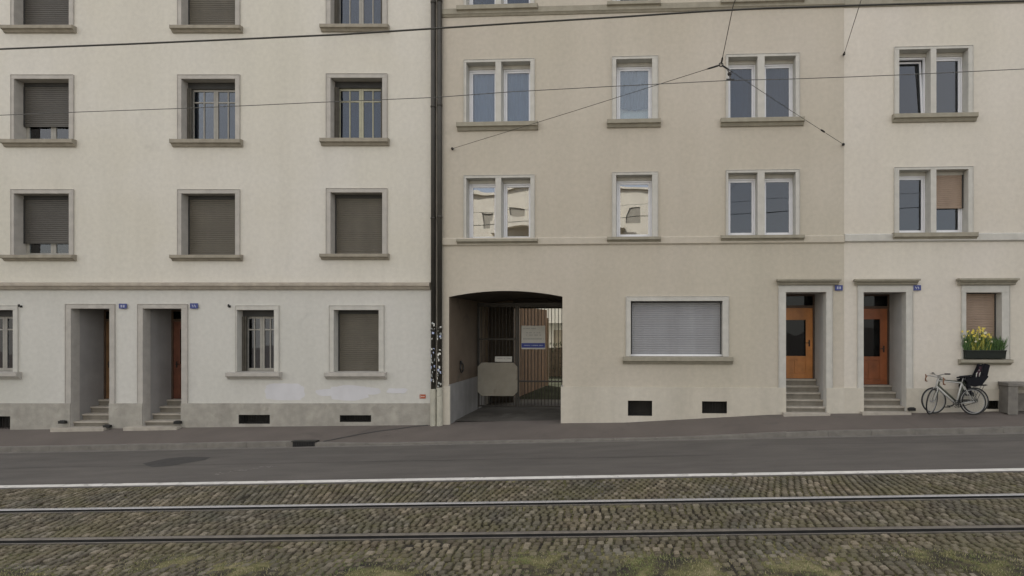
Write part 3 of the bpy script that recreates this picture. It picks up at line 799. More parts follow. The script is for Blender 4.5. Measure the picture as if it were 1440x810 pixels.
m = MB(); strokes(m, -hw*.85, hw*.2, hh*.65, hh*.85, -.0085, 1, 3, .8); strokes(m, -hw*.6, hw*.7, hh*.1, hh*.5, -.0085, 2, 4, .5); strokes(m, -hw*.85, hw*.85, -hh*.25, hh*.0, -.0085, 1, 6, .95)
m.build('faded_lettering', MAT['sign_grey'], s)
m = MB(); strokes(m, -hw*.85, hw*.85, -hh*.80, -hh*.56, -.011, 1, 8, .9); m.build('band_lettering', MAT['sign_pale'], s)

# ------------------------------------------------------------------ courtyard seen through the passage
def sheet(name, pts, mat, label=None, **k):
    m = MB(); m.add(pts, [tuple(range(len(pts)))]); o = m.build(name, mat); return tag(o, kind='structure', **k)
p0 = B.world(ux0+.0, .35, zfl); p1 = B.world(ux1-.0, .35, zfl); p2 = B.world(ux1, TD+.6, zfl); p3 = B.world(ux0, TD+.6, zfl)
sheet('passage_floor', [p0, p1, p2, p3], MAT['floor'])
yc = p3.y
sheet('courtyard', [(-14, yc+.02, zfl-.004), (8, yc+.02-.2, zfl-.004), (8, 60, zfl-.004), (-14, 60, zfl-.004)], MAT['yard'])
fo = Vector((-3.62, 19.5, zfl)); ft = Vector((-3.02, 24.2, zfl)); L = (ft-fo).length
fe = empty('timber_screen', fo, math.atan2(ft.y-fo.y, ft.x-fo.x), label='tall brown timber slat screen in the courtyard behind the gate', cat='fence')
m = MB(); n = int(L/.20)
for i in range(n): a = L*i/n; m.box(a, a+L/n-.045, -.015, .015, .03, 3.35)
m.build('slats', MAT['timber'], fe)
m = MB(); m.box(0, L, .03, .06, .4, .5); m.box(0, L, .03, .06, 2.5, 2.6); m.box(0, L, .062, .075, .05, 3.0); m.build('rail', MAT['doorframe'], fe)
m = MB(); m.box(L, L+.12, -.06, .06, 0, 3.0); m.build('post', MAT['palewood'], fe)
# hedge
hg = empty('hedge', (-2.6, 29, zfl), 0, label='dark green hedge at the back of the courtyard behind the gate', cat='hedge')
m = MB(); rnd = random.Random(3)
for i in range(5200):
    c = Vector((rnd.uniform(-3.4, 3.2), rnd.uniform(-.5, .5), rnd.uniform(0, 1.75)+.12*noise.noise(Vector((i*.01, 0, 0)))))
    if abs(c.y) < .3 and c.z < 1.5: continue
    d = Vector((rnd.uniform(-1,1), rnd.uniform(-1,1), rnd.uniform(-.4,1))).normalized(); e_ = d.cross(Vector((0,0,1))).normalized()
    m.add([c-e_*.035, c+d*.05, c+e_*.035, c+d*.11], [(0,1,2),(0,2,3)])
m.build('foliage', MAT['hedge'], hg)
m = MB(); m.box(-3.3, 3.1, -.28, .28, 0, 1.5); m.build('inner_branches', MAT['bark'], hg)
# house far back
hb = empty('rear_house', (-4.0, 36, zfl), 0, label='white house with balconies glimpsed through the gate', cat='building')
m = MB(); opn = [(u-.55, u+.55, z, z+1.4) for u in (-3.5, -1.5, .5, 2.5, 4.5) for z in (1.0, 3.9, 6.8)]
wallgrid(m, -5, 6, 0, 10, opn); m.quad((-5,0,0),(-5,8,0),(-5,8,10),(-5,0,10)); m.quad((6,0,0),(6,8,0),(6,8,10),(6,0,10)); m.quad((-5,8,0),(6,8,0),(6,8,10),(-5,8,10))
m.build('wall', MAT['white'], hb)
m = MB(); m.prism([(-.5,10),(-.5,10.2),(4,12),(8.5,10.2),(8.5,10)], 'u', -5.3, 6.3); m.build('roof', MAT['roof'], hb)
for (a, c, z0, z1) in opn:
    m = MB(); m.box(a, c, .06, .1, z0, z1); m.build('window', MAT['blockwin'], hb)
for z in (3.0, 5.9):
    m = MB(); m.box(-2.3, 3.2, -1.1, 0, z-.15, z); m.box(-2.3, 3.2, -1.1, -1.06, z, z+.12); m.box(-2.3, 3.2, -1.1, -1.06, z+.85, z+.95)
    for i in range(40): u = -2.28+5.46*i/39; m.box(u-.01, u+.01, -1.09, -1.07, z+.12, z+.85)
    m.build('balcony', MAT['white'], hb)

# ------------------------------------------------------------------ street
SM, SG = .0373, .027
def SP(X, w, dz=0): return Vector((X, w - SM*X, SG*X + dz))
def strip(name, w0, w1, dz, mat, X0=-45, X1=45, nx=30, kind='structure'):
    m = MB(); vs = []
    for i in range(nx+1):
        X = X0+(X1-X0)*i/nx; vs += [SP(X, w0, dz), SP(X, w1, dz)]
    m.add(vs, [(2*i, 2*i+2, 2*i+3, 2*i+1) for i in range(nx)])
    o = m.build(name, mat); tag(o, kind=kind); return o
gm = MB(); gm.add([SP(-250, -200, -.6), SP(250, -200, -.6), SP(250, 250, -.6), SP(-250, 250, -.6)], [(0,1,2,3)])
tag(gm.build('ground', MAT['asphalt_pave']), kind='structure')
strip('road', 9.72, 13.05, 0, MAT['asphalt'])
strip('far_road', -12, 2.6, 0, MAT['asphalt']).name = 'opposite_road'
strip('gutter', 12.86, 13.0, .003, MAT['kerb'])
ln = strip('lane_line', 9.80, 9.97, .004, MAT['paint'])
# patches on the road
def road_poly(name, px, mat, dz=.004):
    m = MB(); vs = []
    for (x, y) in px:
        d = ray(x, y)                   # meet the sloping road plane
        t = (H - dz) / (SG*d.x - d.z); vs.append(CAM + d*t)
    m.add(vs, [tuple(range(len(vs)))]); o = m.build(name, mat); tag(o, kind='structure'); return o
road_poly('asphalt_repair', [(200,652),(232,645),(262,642),(296,643),(288,647),(262,651),(240,655),(214,657)], MAT['patch'])
m = MB(); rnd = random.Random(5)
for i in range(30):
    t = i/29; x = 302+86*t; y = 667-12*t+rnd.uniform(-1.2, 1.2)
    if .12 < t < .2: continue
    w_, h_ = rnd.uniform(1.2, 3.5), rnd.uniform(.3, .9)
    vs = []
    for (a, b_) in ((x, y), (x+w_, y-.4), (x+w_+1, y-.4-h_), (x+1, y-h_)):
        d = ray(a, b_); tt = (H-.004)/(SG*d.x-d.z); vs.append(CAM+d*tt)
    m.add(vs, [(0,1,2,3)])
tag(m.build('worn_road_marking', MAT['wornpaint']), kind='structure')

rnd = random.Random(31)
def seam(pts, wd):
    m = MB(); vs = []
    for (X, w) in pts: vs += [SP(X, w-wd/2*rnd.uniform(.5, 1.3), .003), SP(X, w+wd/2*rnd.uniform(.5, 1.3), .003)]
    m.add(vs, [(2*i, 2*i+2, 2*i+3, 2*i+1) for i in range(len(pts)-1)])
    tag(m.build('tar_seam', MAT['patch']), kind='structure')
seam([(-22+i*.5, 11.35+.035*noise.noise(Vector((i*.31, 2, 0)))) for i in range(49)], .022)
seam([(3+i*.4, 12.2+.05*noise.noise(Vector((i*.4, 7, 0)))) for i in range(30)], .016)
def kerb_h(X):
    a = (X+7.6)/1.0; b_ = (X-1.5)/3.0
    t = max(0, min(1, a))*(1-max(0, min(1, b_)))
    return .125-.085*t
def kerbz(X): return SG*X+kerb_h(X)
m = MB(); X = -36.0
while X < 30:
    for (xa, xb) in ((X+.002, X+.998),):
        n = 1
        a0, a1 = SP(xa, 13.0), SP(xb, 13.0); b0, b1 = SP(xa, 13.15), SP(xb, 13.15)
        za, zb2 = kerbz(xa), kerbz(xb); j = random.uniform(-.004, .004)
        vs = [(a0.x,a0.y,za-.4),(a1.x,a1.y,zb2-.4),(b1.x,b1.y,zb2-.4),(b0.x,b0.y,za-.4),(a0.x,a0.y+.012,za+j),(a1.x,a1.y+.012,zb2+j),(b1.x,b1.y,zb2+j),(b0.x,b0.y,za+j)]
        m.add(vs, [(0,3,2,1),(4,5,6,7),(0,1,5,4),(1,2,6,5),(2,3,7,6),(3,0,4,7)])
    X += 1.0
kb = m.build('kerb', MAT['kerb'], bevel=.006); tag(kb, kind='structure')
# pavement between kerb and house fronts
m = MB(); vs = []; cols_ = []
pxs = list(range(-700, 2100, 20))
for px in pxs:
    bw = base_world(px)
    X = bw.x; b = A if px < 612 else B
    k = SP(X, 13.148); kz = kerbz(X)-.002
    inner = Vector((bw.x, bw.y+.4, bw.z)); 
    row = [Vector((k.x, k.y, kz))]
    for t in (.33, .66, 1):
        row.append(Vector((X, k.y+(bw.y-k.y)*t, kz+(bw.z-kz)*t)))
    row.append(inner); cols_.append(row)
for r_ in cols_: vs += r_
nr = 5
m.add(vs, [(i*nr+j, (i+1)*nr+j, (i+1)*nr+j+1, i*nr+j+1) for i in range(len(pxs)-1) for j in range(nr-1)])
tag(m.build('pavement', MAT['asphalt_pave'], smooth=True), kind='structure')
# dark seam running across the pavement
def on_pave(px, py):
    # between kerb and front, linear in the picture row is good enough to find the surface point
    d = ray(px, py); best = None
    for k in range(200):
        Y = 13.0+k*.012; p = CAM+d*Y; X = p.x
        kk = SP(X, 13.148); by = 14.8 if X < ORG.x else 14.8-MS*(X-ORG.x)
        pxb = CX+F*X/by; bz = base_world(pxb).z; t = (p.y-kk.y)/(by-kk.y)
        z = kerbz(X)+(bz-kerbz(X))*t
        if p.z <= z: return Vector((p.x, p.y, z+.004))
    return CAM+d*14.5
se = [(455,621),(480,616),(505,611),(535,606),(560,603),(585,599.5),(602,598)]
m = MB(); vs = []
for (x, y) in se: vs += [on_pave(x, y-.5), on_pave(x, y+.7)]
m.add(vs, [(2*i, 2*i+2, 2*i+3, 2*i+1) for i in range(len(se)-1)]); tag(m.build('pavement_seam', MAT['patch']), kind='structure')
# gully in the kerb
a = SP(-7.75, 13.0); gd = empty('gully_inlet', (0,0,0), 0, label='dark iron gully inlet let into the kerb below the passage', cat='drain')
Xa = at(409, 625, 13.2).x; Xb = at(440, 625, 13.2).x
gd.location = SP((Xa+Xb)/2, 12.995, 0)
hw = (Xb-Xa)/2
m = MB(); m.box(-hw, hw, -.004, .10, .0, .115); m.build('inlet_opening', MAT['groove'], gd)
m = MB(); m.box(-hw-.03, hw+.03, -.012, .16, .112, .135); 
for i in range(9): u = -hw+2*hw*(i+.5)/9; m.box(u-.008, u+.008, -.012, -.005, .0, .112)
m.build('iron_frame', MAT['tarm'], gd)

# --- setts and the bed between and beside the rails
RAILS = [(8.45, 'far'), (7.165, 'near')]
def bedz(X, w):
    n1 = noise.noise(Vector((X*.9, w*1.3, 3.1))); n2 = noise.noise(Vector((X*5, w*5, 8)))
    low = max(0, min(1, (7.0-w)/.9))
    return -.030 + .004*n2 + low*max(0, n1+.50)*.062
m = MB(); X0, X1, NX = -19.0, 15.0, 340; W0, W1, NW = 2.6, 9.72, 76; vs = []
for i in range(NX+1):
    for j in range(NW+1):
        X = X0+(X1-X0)*i/NX; w = W0+(W1-W0)*j/NW
        z = bedz(X, w)
        if j in (0, NW): z = -.003
        for rw, _ in RAILS:
            if -.15 < w-rw < .12: z = min(z, -.032)
        vs.append(SP(X, w, z))
m.add(vs, [(i*(NW+1)+j, (i+1)*(NW+1)+j, (i+1)*(NW+1)+j+1, i*(NW+1)+j+1) for i in range(NX) for j in range(NW)])
tag(m.build('track_bed', MAT['moss'], smooth=True), kind='structure')
for a, b_ in ((-45, X0), (X1, 45)): strip('track_bed', W0, W1, -.003, MAT['moss'], a, b_, 4)
m = MB(); rnd = random.Random(11)
PX, PW = .108, .138
def sett(X, w, sx, sw):
    if rnd.random() < .012: return
    a = sx/2-rnd.uniform(.012, .022); b_ = sw/2-rnd.uniform(.006, .015); hgt = .004+rnd.uniform(-.008, .007)
    rot = rnd.uniform(-.06, .06); t1, t2 = rnd.uniform(-.05, .05), rnd.uniform(-.05, .05)
    vs = []
    for (s_, hh_) in ((1.0, -.04), (.98, -.010), (.72, .004)):
        for (p, q) in ((-1,-1),(1,-1),(1,1),(-1,1)):
            x = p*a*s_*(1+rnd.uniform(-.05,.05)); y = q*b_*s_*(1+rnd.uniform(-.05,.05))
            xx = x*math.cos(rot)-y*math.sin(rot); yy = x*math.sin(rot)+y*math.cos(rot)
            vs.append(SP(X+xx, w+yy, hgt+hh_+x*t1+y*t2))
    m.add(vs, [(0,1,5,4),(1,2,6,5),(2,3,7,6),(3,0,4,7),(4,5,9,8),(5,6,10,9),(6,7,11,10),(7,4,8,11),(8,9,10,11)])
bands = [(8.575, 9.71), (7.285, 8.30), (3.7, 7.02)]
for bi, (wa, wb) in enumerate(bands):
    if bi == 0:                                  # stones set in columns across the strip, slanting a little here and there
        nrow = round((wb-wa)/.125); sw = (wb-wa)/nrow; c = 0; X = -16.0
        while X < 12:
            for r_ in range(nrow):
                w = wa+(r_+.5)*sw
                Xw = X + .42*math.sin(X*.4+1.2)*(w-9.1) + .03*noise.noise(Vector((X*1.7, w*1.7, 1)))
                if -15.6 < Xw < 12: sett(Xw, w+rnd.uniform(-.012, .012), PX*.98, sw)
            X += PX; c += 1
    else:                                        # stones in rows along the rails, joints staggered
        nrow = round((wb-wa)/.112); sw = (wb-wa)/nrow
        for r_ in range(nrow):
            w0_ = wa+(r_+.5)*sw; X = -15.0 + (r_ % 2)*.058
            while X < 11.5:
                sx = rnd.uniform(.095, .130)
                w = w0_ + .035*noise.noise(Vector((X*1.1, w0_*1.4, 9)))*(1 if 1 < r_ < nrow-2 else .2)
                if bedz(X, w) < .006+rnd.uniform(-.008, .012): sett(X+sx/2, w, sx, sw)
                X += sx
st = m.build('cobble_paving', MAT['setts']); tag(st, kind='structure')

for (rw, nm) in RAILS:
    ro = empty('tram_rail', SP(0, rw, 0), 0, label=('polished grooved tram rail nearer the white lane line' if nm == 'far' else 'dull grooved tram rail nearer the camera, at the mossy strip'), cat='tram rail')
    def rb(m, w0, w1, z0, z1):
        vs = []
        for X in (-45, 45):
            for (w, z) in ((w0, z0), (w1, z0), (w1, z1), (w0, z1)): vs.append(SP(X, rw+w, z)-ro.location)
        m.add(vs, [(0,1,2,3),(7,6,5,4),(0,4,5,1),(1,5,6,2),(2,6,7,3),(3,7,4,0)])
    m = MB(); rb(m, .004, .072, -.06, .001); m.build('rail_web', MAT['groove'], ro)  # web side coloured near-black to paint the shadow beside the rail head
    m = MB(); rb(m, .0, .078, .002, .013); m.build('rail_head', MAT['steel'] if nm == 'far' else MAT['steel2'], ro, bevel=.006)
    m = MB(); rb(m, -.060, .0, -.06, -.026); m.build('groove', MAT['groove'], ro)
    m = MB(); rb(m, -.08, -.060, -.06, -.008); m.build('guard_lip', MAT['steel2'], ro, bevel=.003)

# grass and moss tufts
m = MB(); rnd = random.Random(21); cnt = 0
while cnt < 42000:
    X = rnd.uniform(-15, 11); w = rnd.uniform(3.8, 9.7)
    if any(abs(w-r_[0]) < .1 for r_ in RAILS): continue
    n1 = noise.noise(Vector((X*.9, w*1.3, 3.1))); low = max(0, min(1, (7.0-w)/.8))
    edge = .10 if any(abs(w-r_[0]) < .28 for r_ in RAILS) else .03
    pr_ = edge + low*max(0, n1+.55)*1.1
    if rnd.random() > pr_: continue
    cnt += 1
    hgt = rnd.uniform(.006, .02)*(1+.4*low); a = rnd.uniform(0, 6.28); b0 = SP(X, w, max(-.012, bedz(X, w)))
    for k in range(3):
        aa = a+k*2.1+rnd.uniform(-.5,.5); o_ = Vector((math.cos(aa), math.sin(aa), 0)); s_ = Vector((-o_.y, o_.x, 0))*.0035
        q = b0+o_*rnd.uniform(0, .02); t = q+o_*hgt*rnd.uniform(.3, 1.3)+Vector((0,0,hgt))
        m.add([q-s_, q+s_, t], [(0,1,2)])
tag(m.build('moss_and_grass', MAT['grass']), label='moss and short dry grass growing between the setts', cat='grass', kind='stuff')

# ------------------------------------------------------------------ overhead wires
def wire_pts(px, Yf): return [at(x, y, Yf) if not callable(Yf) else at(x, y, Yf(x)) for x, y in px]
def Yw(w): return lambda px: w/(1+SM*(px-CX)/F)
def wire_obj(name, pts, r, mat, label, cat, group=None):
    m = MB(); m.tube(pts, r, 6); return tag(m.build(name, mat), label=label, cat=cat, group=group)
wp = wire_pts([(-700,98),(0,69),(180,62),(360,54),(480,48.5),(612,40),(720,33),(870,24),(1000,15.5),(1080,11.5),(1260,6),(1440,1.5),(2100,-18)], Yw(7.8))
wire_obj('contact_wire', wp, .0125, MAT['wire'], 'thick dark tram contact wire running along the street above the rails', 'wire')
wp2 = wire_pts([(-700,194),(0,162),(111,157.5),(254,152.5),(360,148),(480,142.5),(612,137),(720,129),(860,121.5),(1027,113),(1115,111),(1187,108.5),(1262,105.5),(1440,97),(2100,66)], Yw(10.0))
wire_obj('feeder_cable', wp2, .0065, MAT['thinwire'], 'thin grey cable running along the house fronts below the contact wire', 'wire')
K = at(1014, 91, 10.2)
h = empty('span_wire', K, 0, label='three-armed span wire knotted in front of the beige building, tied to two wall anchors', cat='wire')
def rel(p): return p-K
a1 = B.pt(636, -.06, 209); a2 = B.pt(1186, -.06, 203)
top_ = at(1031, 8, 8.3); far_ = Vector((2.2, -17.9, top_.z+.6))
def arm(tgt, r, nm='wire'):
    m = MB(); m.tube([Vector((0,0,0)), rel(tgt)*.5-Vector((0,0,.01)), rel(tgt)], r, 6); return m.build(nm, MAT['wire'], h)
arm(a1, .0055); arm(a2, .0055)
m = MB(); m.tube([Vector((0,0,0)), rel(top_), rel(far_)], .0065, 6); m.build('wire', MAT['wire'], h)
m = MB(); m.torus((0,0,0), .035, .011, (0,1,0), 16, 6); m.build('knot_ring', MAT['tarm'], h)
for tgt in (a1, a2, top_):
    d = rel(tgt).normalized(); m = MB(); m.tube([d*.03, d*.07, d*.16, d*.24, d*.30], [.008, .017, .017, .017, .007], 8); m.build('insulator', MAT['tarm'], h, smooth=True)
hp = at(1027, 112, 10.0/(1+SM*.21)); hm = at(1026, 104, 10.05)
m = MB(); m.tube([rel(a2).normalized()*.2, rel(hm), rel(hp)], .013, 6); m.box(rel(hp).x-.07, rel(hp).x+.07, rel(hp).y-.012, rel(hp).y+.012, rel(hp).z-.012, rel(hp).z+.012); m.ball(rel(hm), .04); m.build('hanger', MAT['tarm'], h)
tb = K+(a2-K)*.78; d = (a2-K).normalized(); m = MB(); m.tube([rel(tb)-d*.12, rel(tb)-d*.08, rel(tb)+d*.08, rel(tb)+d*.12], [.006,.022,.022,.006], 8); m.build('turnbuckle', MAT['tarm'], h, smooth=True)
for a_ in (a1, a2):
    m = MB(); c = rel(a_); m.ball(c, .038); m.tube([c, c+Vector((0,.09,0))], .014, 8); m.build('wall_anchor', MAT['tarm'], h, smooth=True)
a3 = B.pt(1187, -.06, 76); nb = at(1211, 0, 9.2)
h3 = empty('span_wire', a3, 0, label='short steep span wire anchored at the seam between beige and cream fronts', cat='wire')
m = MB(); m.tube([Vector((0,0,0)), nb-a3, (nb-a3)+(nb-a3)*3.9], .0065, 6); m.build('wire', MAT['wire'], h3)
m = MB(); m.ball((0,0,0), .036); m.tube([(0,0,0),(0,.09,0)], .014, 8); m.build('wall_anchor', MAT['tarm'], h3, smooth=True)
d = (nb-a3).normalized(); m = MB(); m.tube([d*.05, d*.1, d*.3, d*.36], [.008,.02,.02,.008], 8); m.build('insulator', MAT['tarm'], h3, smooth=True)

# ------------------------------------------------------------------ bicycles
def bicycle(label, framemat, barkind, seat=False, steer=0, rims='chrome', sadmat='seatblack'):
    r = empty('bicycle', label=label, cat='bicycle', group='bicycles leaning at the cream wall')
    Rw = .335; RC = Vector((.51, 0, Rw)); FC = Vector((-.51, 0, Rw))     # front points to -x
    BBk = Vector((.09, 0, .27)); ST = Vector((.27, 0, .80)); HT = Vector((-.33, 0, .86)); HB = Vector((-.375, 0, .72))
    fr = MB()
    fr.tube([BBk, ST], .020, 10); fr.tube([ST, HT], .018, 10); fr.tube([BBk, HB], .024, 10); fr.tube([HT+Vector((.006,0,.03)), HB-Vector((.008,0,.03))], .020, 10)
    for s in (-1, 1):
        fr.tube([BBk+Vector((0,.03*s,0)), RC+Vector((0,.065*s,0))], .010, 8); fr.tube([ST+Vector((0,.015*s,-.03)), RC+Vector((0,.065*s,0))], .008, 8)
    fr.tube([BBk-Vector((0,.04,0)), BBk+Vector((0,.04,0))], .022, 12)
    fr.build('frame', framemat, r, smooth=True)
    ax = (HT-HB).normalized()
    S = Matrix.Translation(HB) @ Matrix.Rotation(steer, 4, ax) @ Matrix.Translation(-HB)
    def wheel(c, T=None):
        w = MB(); w.torus(c, Rw-.019, .019, seg=48); o = w.build('tyre', MAT['rubber'], None, smooth=True)
        rm = MB(); rm.torus(c, Rw-.042, .010, seg=48, rs=6); q = rm.build('rim', MAT['chrome'], o, smooth=True)
        sp = MB()
        for i in range(24):
            t = 2*math.pi*i/24; hb_ = c+Vector((.022*math.cos(t+1.3), .03*(1 if i % 2 else -1), .022*math.sin(t+1.3)))
            sp.tube([hb_, c+Vector((math.cos(t), 0, math.sin(t)))*(Rw-.045)], .0014, 4, False)
        sp.tube([c-Vector((0,.045,0)), c+Vector((0,.045,0))], .018, 10)
        z = sp.build('spokes', MAT['chrome'], o)
        if T:
            for k in (o, q, z): k.data.transform(T)
        o.name = 'wheel'; o.parent = r
    wheel(RC); wheel(FC, S)
    fk = MB()
    for s in (-1, 1): fk.tube([HB+Vector((0,.045*s,-.04)), HB+Vector((-.03,.05*s,-.12)), FC+Vector((.01,.05*s,.05)), FC+Vector((0,.05*s,0))], [.013,.012,.009,.008], 8)
    fk.tube([HB+Vector((0,-.05,-.04)), HB+Vector((0,.05,-.04))], .014, 8)
    o = fk.build('fork', framemat, r, smooth=True); o.data.transform(S)
    hb_ = MB(); top = HT+ax*.09; hb_.tube([HT, top], .013, 8)
    stem = top+Vector((-.09, 0, .01)); hb_.tube([top, stem], .013, 8)
    if barkind == 'drop':
        for s in (-1, 1):
            hb_.tube([stem, stem+Vector((0,.16*s,0)), stem+Vector((-.05,.20*s,0)), stem+Vector((-.13,.205*s,-.02)), stem+Vector((-.155,.205*s,-.07)), stem+Vector((-.12,.21*s,-.13)), stem+Vector((-.03,.21*s,-.145))], .0125, 8)
    else:
        for s in (-1, 1): hb_.tube([stem, stem+Vector((0,.10*s,.03)), stem+Vector((.03,.24*s,.06)), stem+Vector((.12,.29*s,.06))], .012, 8)
    o = hb_.build('handlebar', MAT['chrome'], r, smooth=True); o.data.transform(S)
    gp = MB()
    for s in (-1, 1):
        if barkind == 'drop': gp.tube([stem+Vector((-.09,.205*s,-.008)), stem+Vector((-.13,.205*s,-.02)), stem+Vector((-.155,.205*s,-.07)), stem+Vector((-.12,.21*s,-.13)), stem+Vector((-.03,.21*s,-.145))], .017, 8); gp.tube([stem+Vector((-.14,.205*s,-.01)), stem+Vector((-.19,.205*s,.04))], .014, 8); gp.tube([stem+Vector((-.18,.205*s,.02)), stem+Vector((-.17,.205*s,-.09))], .006, 6)
        else: gp.tube([stem+Vector((.02,.23*s,.06)), stem+Vector((.13,.295*s,.06))], .017, 8)
    o = gp.build('grips', MAT['tape'] if barkind == 'drop' else MAT['seatblack'], r, smooth=True); o.data.transform(S)
    sp = MB(); sd = ST+(ST-BBk).normalized()*.14; sp.tube([ST, sd], .012, 8); sp.build('seat_post', MAT['chrome'], r, smooth=True)
    sa = MB(); vs = []; prof = [(-.16,.018),(-.10,.022),(-.02,.035),(.06,.068),(.11,.075),(.14,.05)]
    for (x, w) in prof:
        for k in range(8): t = 2*math.pi*k/8; vs.append(sd+Vector((x+.0, w*math.cos(t), .02+.026*math.sin(t)*(1 if math.sin(t) > 0 else .6)+(x-.05)*.1)))
    sa.add(vs, [(i*8+k, i*8+(k+1) % 8, (i+1)*8+(k+1) % 8, (i+1)*8+k) for i in range(5) for k in range(8)]+[tuple(range(8)), tuple(range(47, 39, -1))])
    sa.build('saddle', MAT[sadmat], r, smooth=True)
    cr = MB(); cr.torus(BBk+Vector((0,-.05,0)), .09, .006, seg=28, rs=6); cr.torus(BBk+Vector((0,-.05,0)), .05, .006, seg=20, rs=6)
    for t in (.5, .5+math.pi):
        e_ = BBk+Vector((.165*math.cos(t), -.07 if t < 2 else .07, .165*math.sin(t))); cr.tube([BBk+Vector((0, e_.y, 0)), e_], .010, 6); y = -.05 if t < 2 else .05
        cr.box(e_.x-.045, e_.x+.045, min(e_.y, e_.y+2*y), max(e_.y, e_.y+2*y), e_.z-.011, e_.z+.011)
    for k in range(6): t = k*math.pi/3; cr.tube([BBk+Vector((0,-.05,0)), BBk+Vector((.088*math.cos(t), -.05, .088*math.sin(t)))], .005, 4)
    cr.tube([BBk+Vector((0,-.052,.09)), RC+Vector((0,-.052,.035))], .004, 4); cr.tube([BBk+Vector((0,-.052,-.09)), RC+Vector((0,-.052,-.035))], .004, 4)
    cr.torus(RC+Vector((0,-.052,0)), .035, .008, seg=16, rs=6)
    cr.build('crankset', MAT['tarm'], r)
    if seat:
        rk = MB()
        for s in (-1, 1): rk.tube([RC+Vector((0,.07*s,0)), Vector((.45,.06*s,.73)), Vector((.80,.06*s,.73))], .006, 6); rk.tube([RC+Vector((0,.07*s,0)), Vector((.72,.06*s,.73))], .006, 6)
        rk.tube([Vector((.35,0,.72)), Vector((.80,0,.73))], .02, 6); rk.build('rack', MAT['tarm'], r)
        cs = MB()
        # shell: seat pan, side wings, tall back with head rest, leg guards
        def shell(prof, hw, th, flat=.75):
            vs = []; n = len(prof); K_ = 8
            for (x, z, w) in prof:
                for k in range(K_+1):
                    t = k/K_*2-1; y = w*t; curl = abs(t)**3
                    vs.append(Vector((x-curl*.09*(1 if z > .86 else .3), y, z+curl*(.10 if z < .9 else .02))))
            fs = [(i*(K_+1)+k, (i+1)*(K_+1)+k, (i+1)*(K_+1)+k+1, i*(K_+1)+k+1) for i in range(n-1) for k in range(K_)]
            cs.add(vs, fs)
        shell([(.26,.86,.13),(.34,.80,.15),(.46,.79,.165),(.56,.81,.17),(.63,.90,.165),(.67,1.00,.16),(.71,1.10,.14),(.735,1.18,.12),(.745,1.24,.09)], .16, .02)
        o = cs.build('child_seat', MAT['seatblack'], r, smooth=True); sm = o.modifiers.new('thickness', 'SOLIDIFY'); sm.thickness = .03
        pd = MB(); pd.box(.64, .69, -.10, .10, .93, 1.1); pd.box(.69, .73, -.09, .09, 1.10, 1.20); pd.box(.36, .56, -.11, .11, .82, .86)
        pd.build('seat_pad', MAT['purple'], o, bevel=.02)
        for s in (-1, 1):
            sp_ = [(.20,.86),(.28,.75),(.42,.70),(.58,.74),(.74,.94),(.69,1.02),(.56,.93),(.36,.90)]
            q = MB(); q.prism(sp_, 'y', .155*s, .19*s); q.prism([(.64,1.02),(.74,.98),(.81,1.22),(.72,1.26)], 'y', .13*s, .165*s)
            q.build('side_wing', MAT['seatblack'], o, bevel=.012)
        lg = MB()
        for s in (-1, 1): lg.tube([(.30,.15*s,.84),(.26,.16*s,.70),(.30,.17*s,.55),(.36,.17*s,.50)], [.045,.05,.05,.045], 8); lg.box(.24, .40, .13*s-.04 , .13*s+.05, .46, .50)
        lg.build('leg_guards', MAT['seatblack'], o, smooth=False)
        st_ = MB()
        for s in (-1, 1): st_.tube([(.72,.07*s,1.14),(.62,.07*s,1.02),(.60,.06*s,.88)], .012, 6)
        st_.build('straps', MAT['white'], o)
    return r
def place_bike(r, px, py, Yd, ang, lean, sc_=1):
    p = at(px, py, Yd); r.location = p; r.rotation_euler = (lean, 0, ang); r.scale = (sc_,)*3
b1 = bicycle('silver-white racing bicycle with drop handlebars, standing in front, its front wheel turned', MAT['frameS'], 'drop', steer=.75)
place_bike(b1, 1340, 583.5, 13.5, ANG+.02, R(-6), .98)
b2 = bicycle('dark bicycle with a black child seat over its rear wheel, leaning at the cream wall', MAT['frameD'], 'city', seat=True, steer=.15)
place_bike(b2, 1343, 582, 13.85, ANG-.01, R(-5), 1.0)

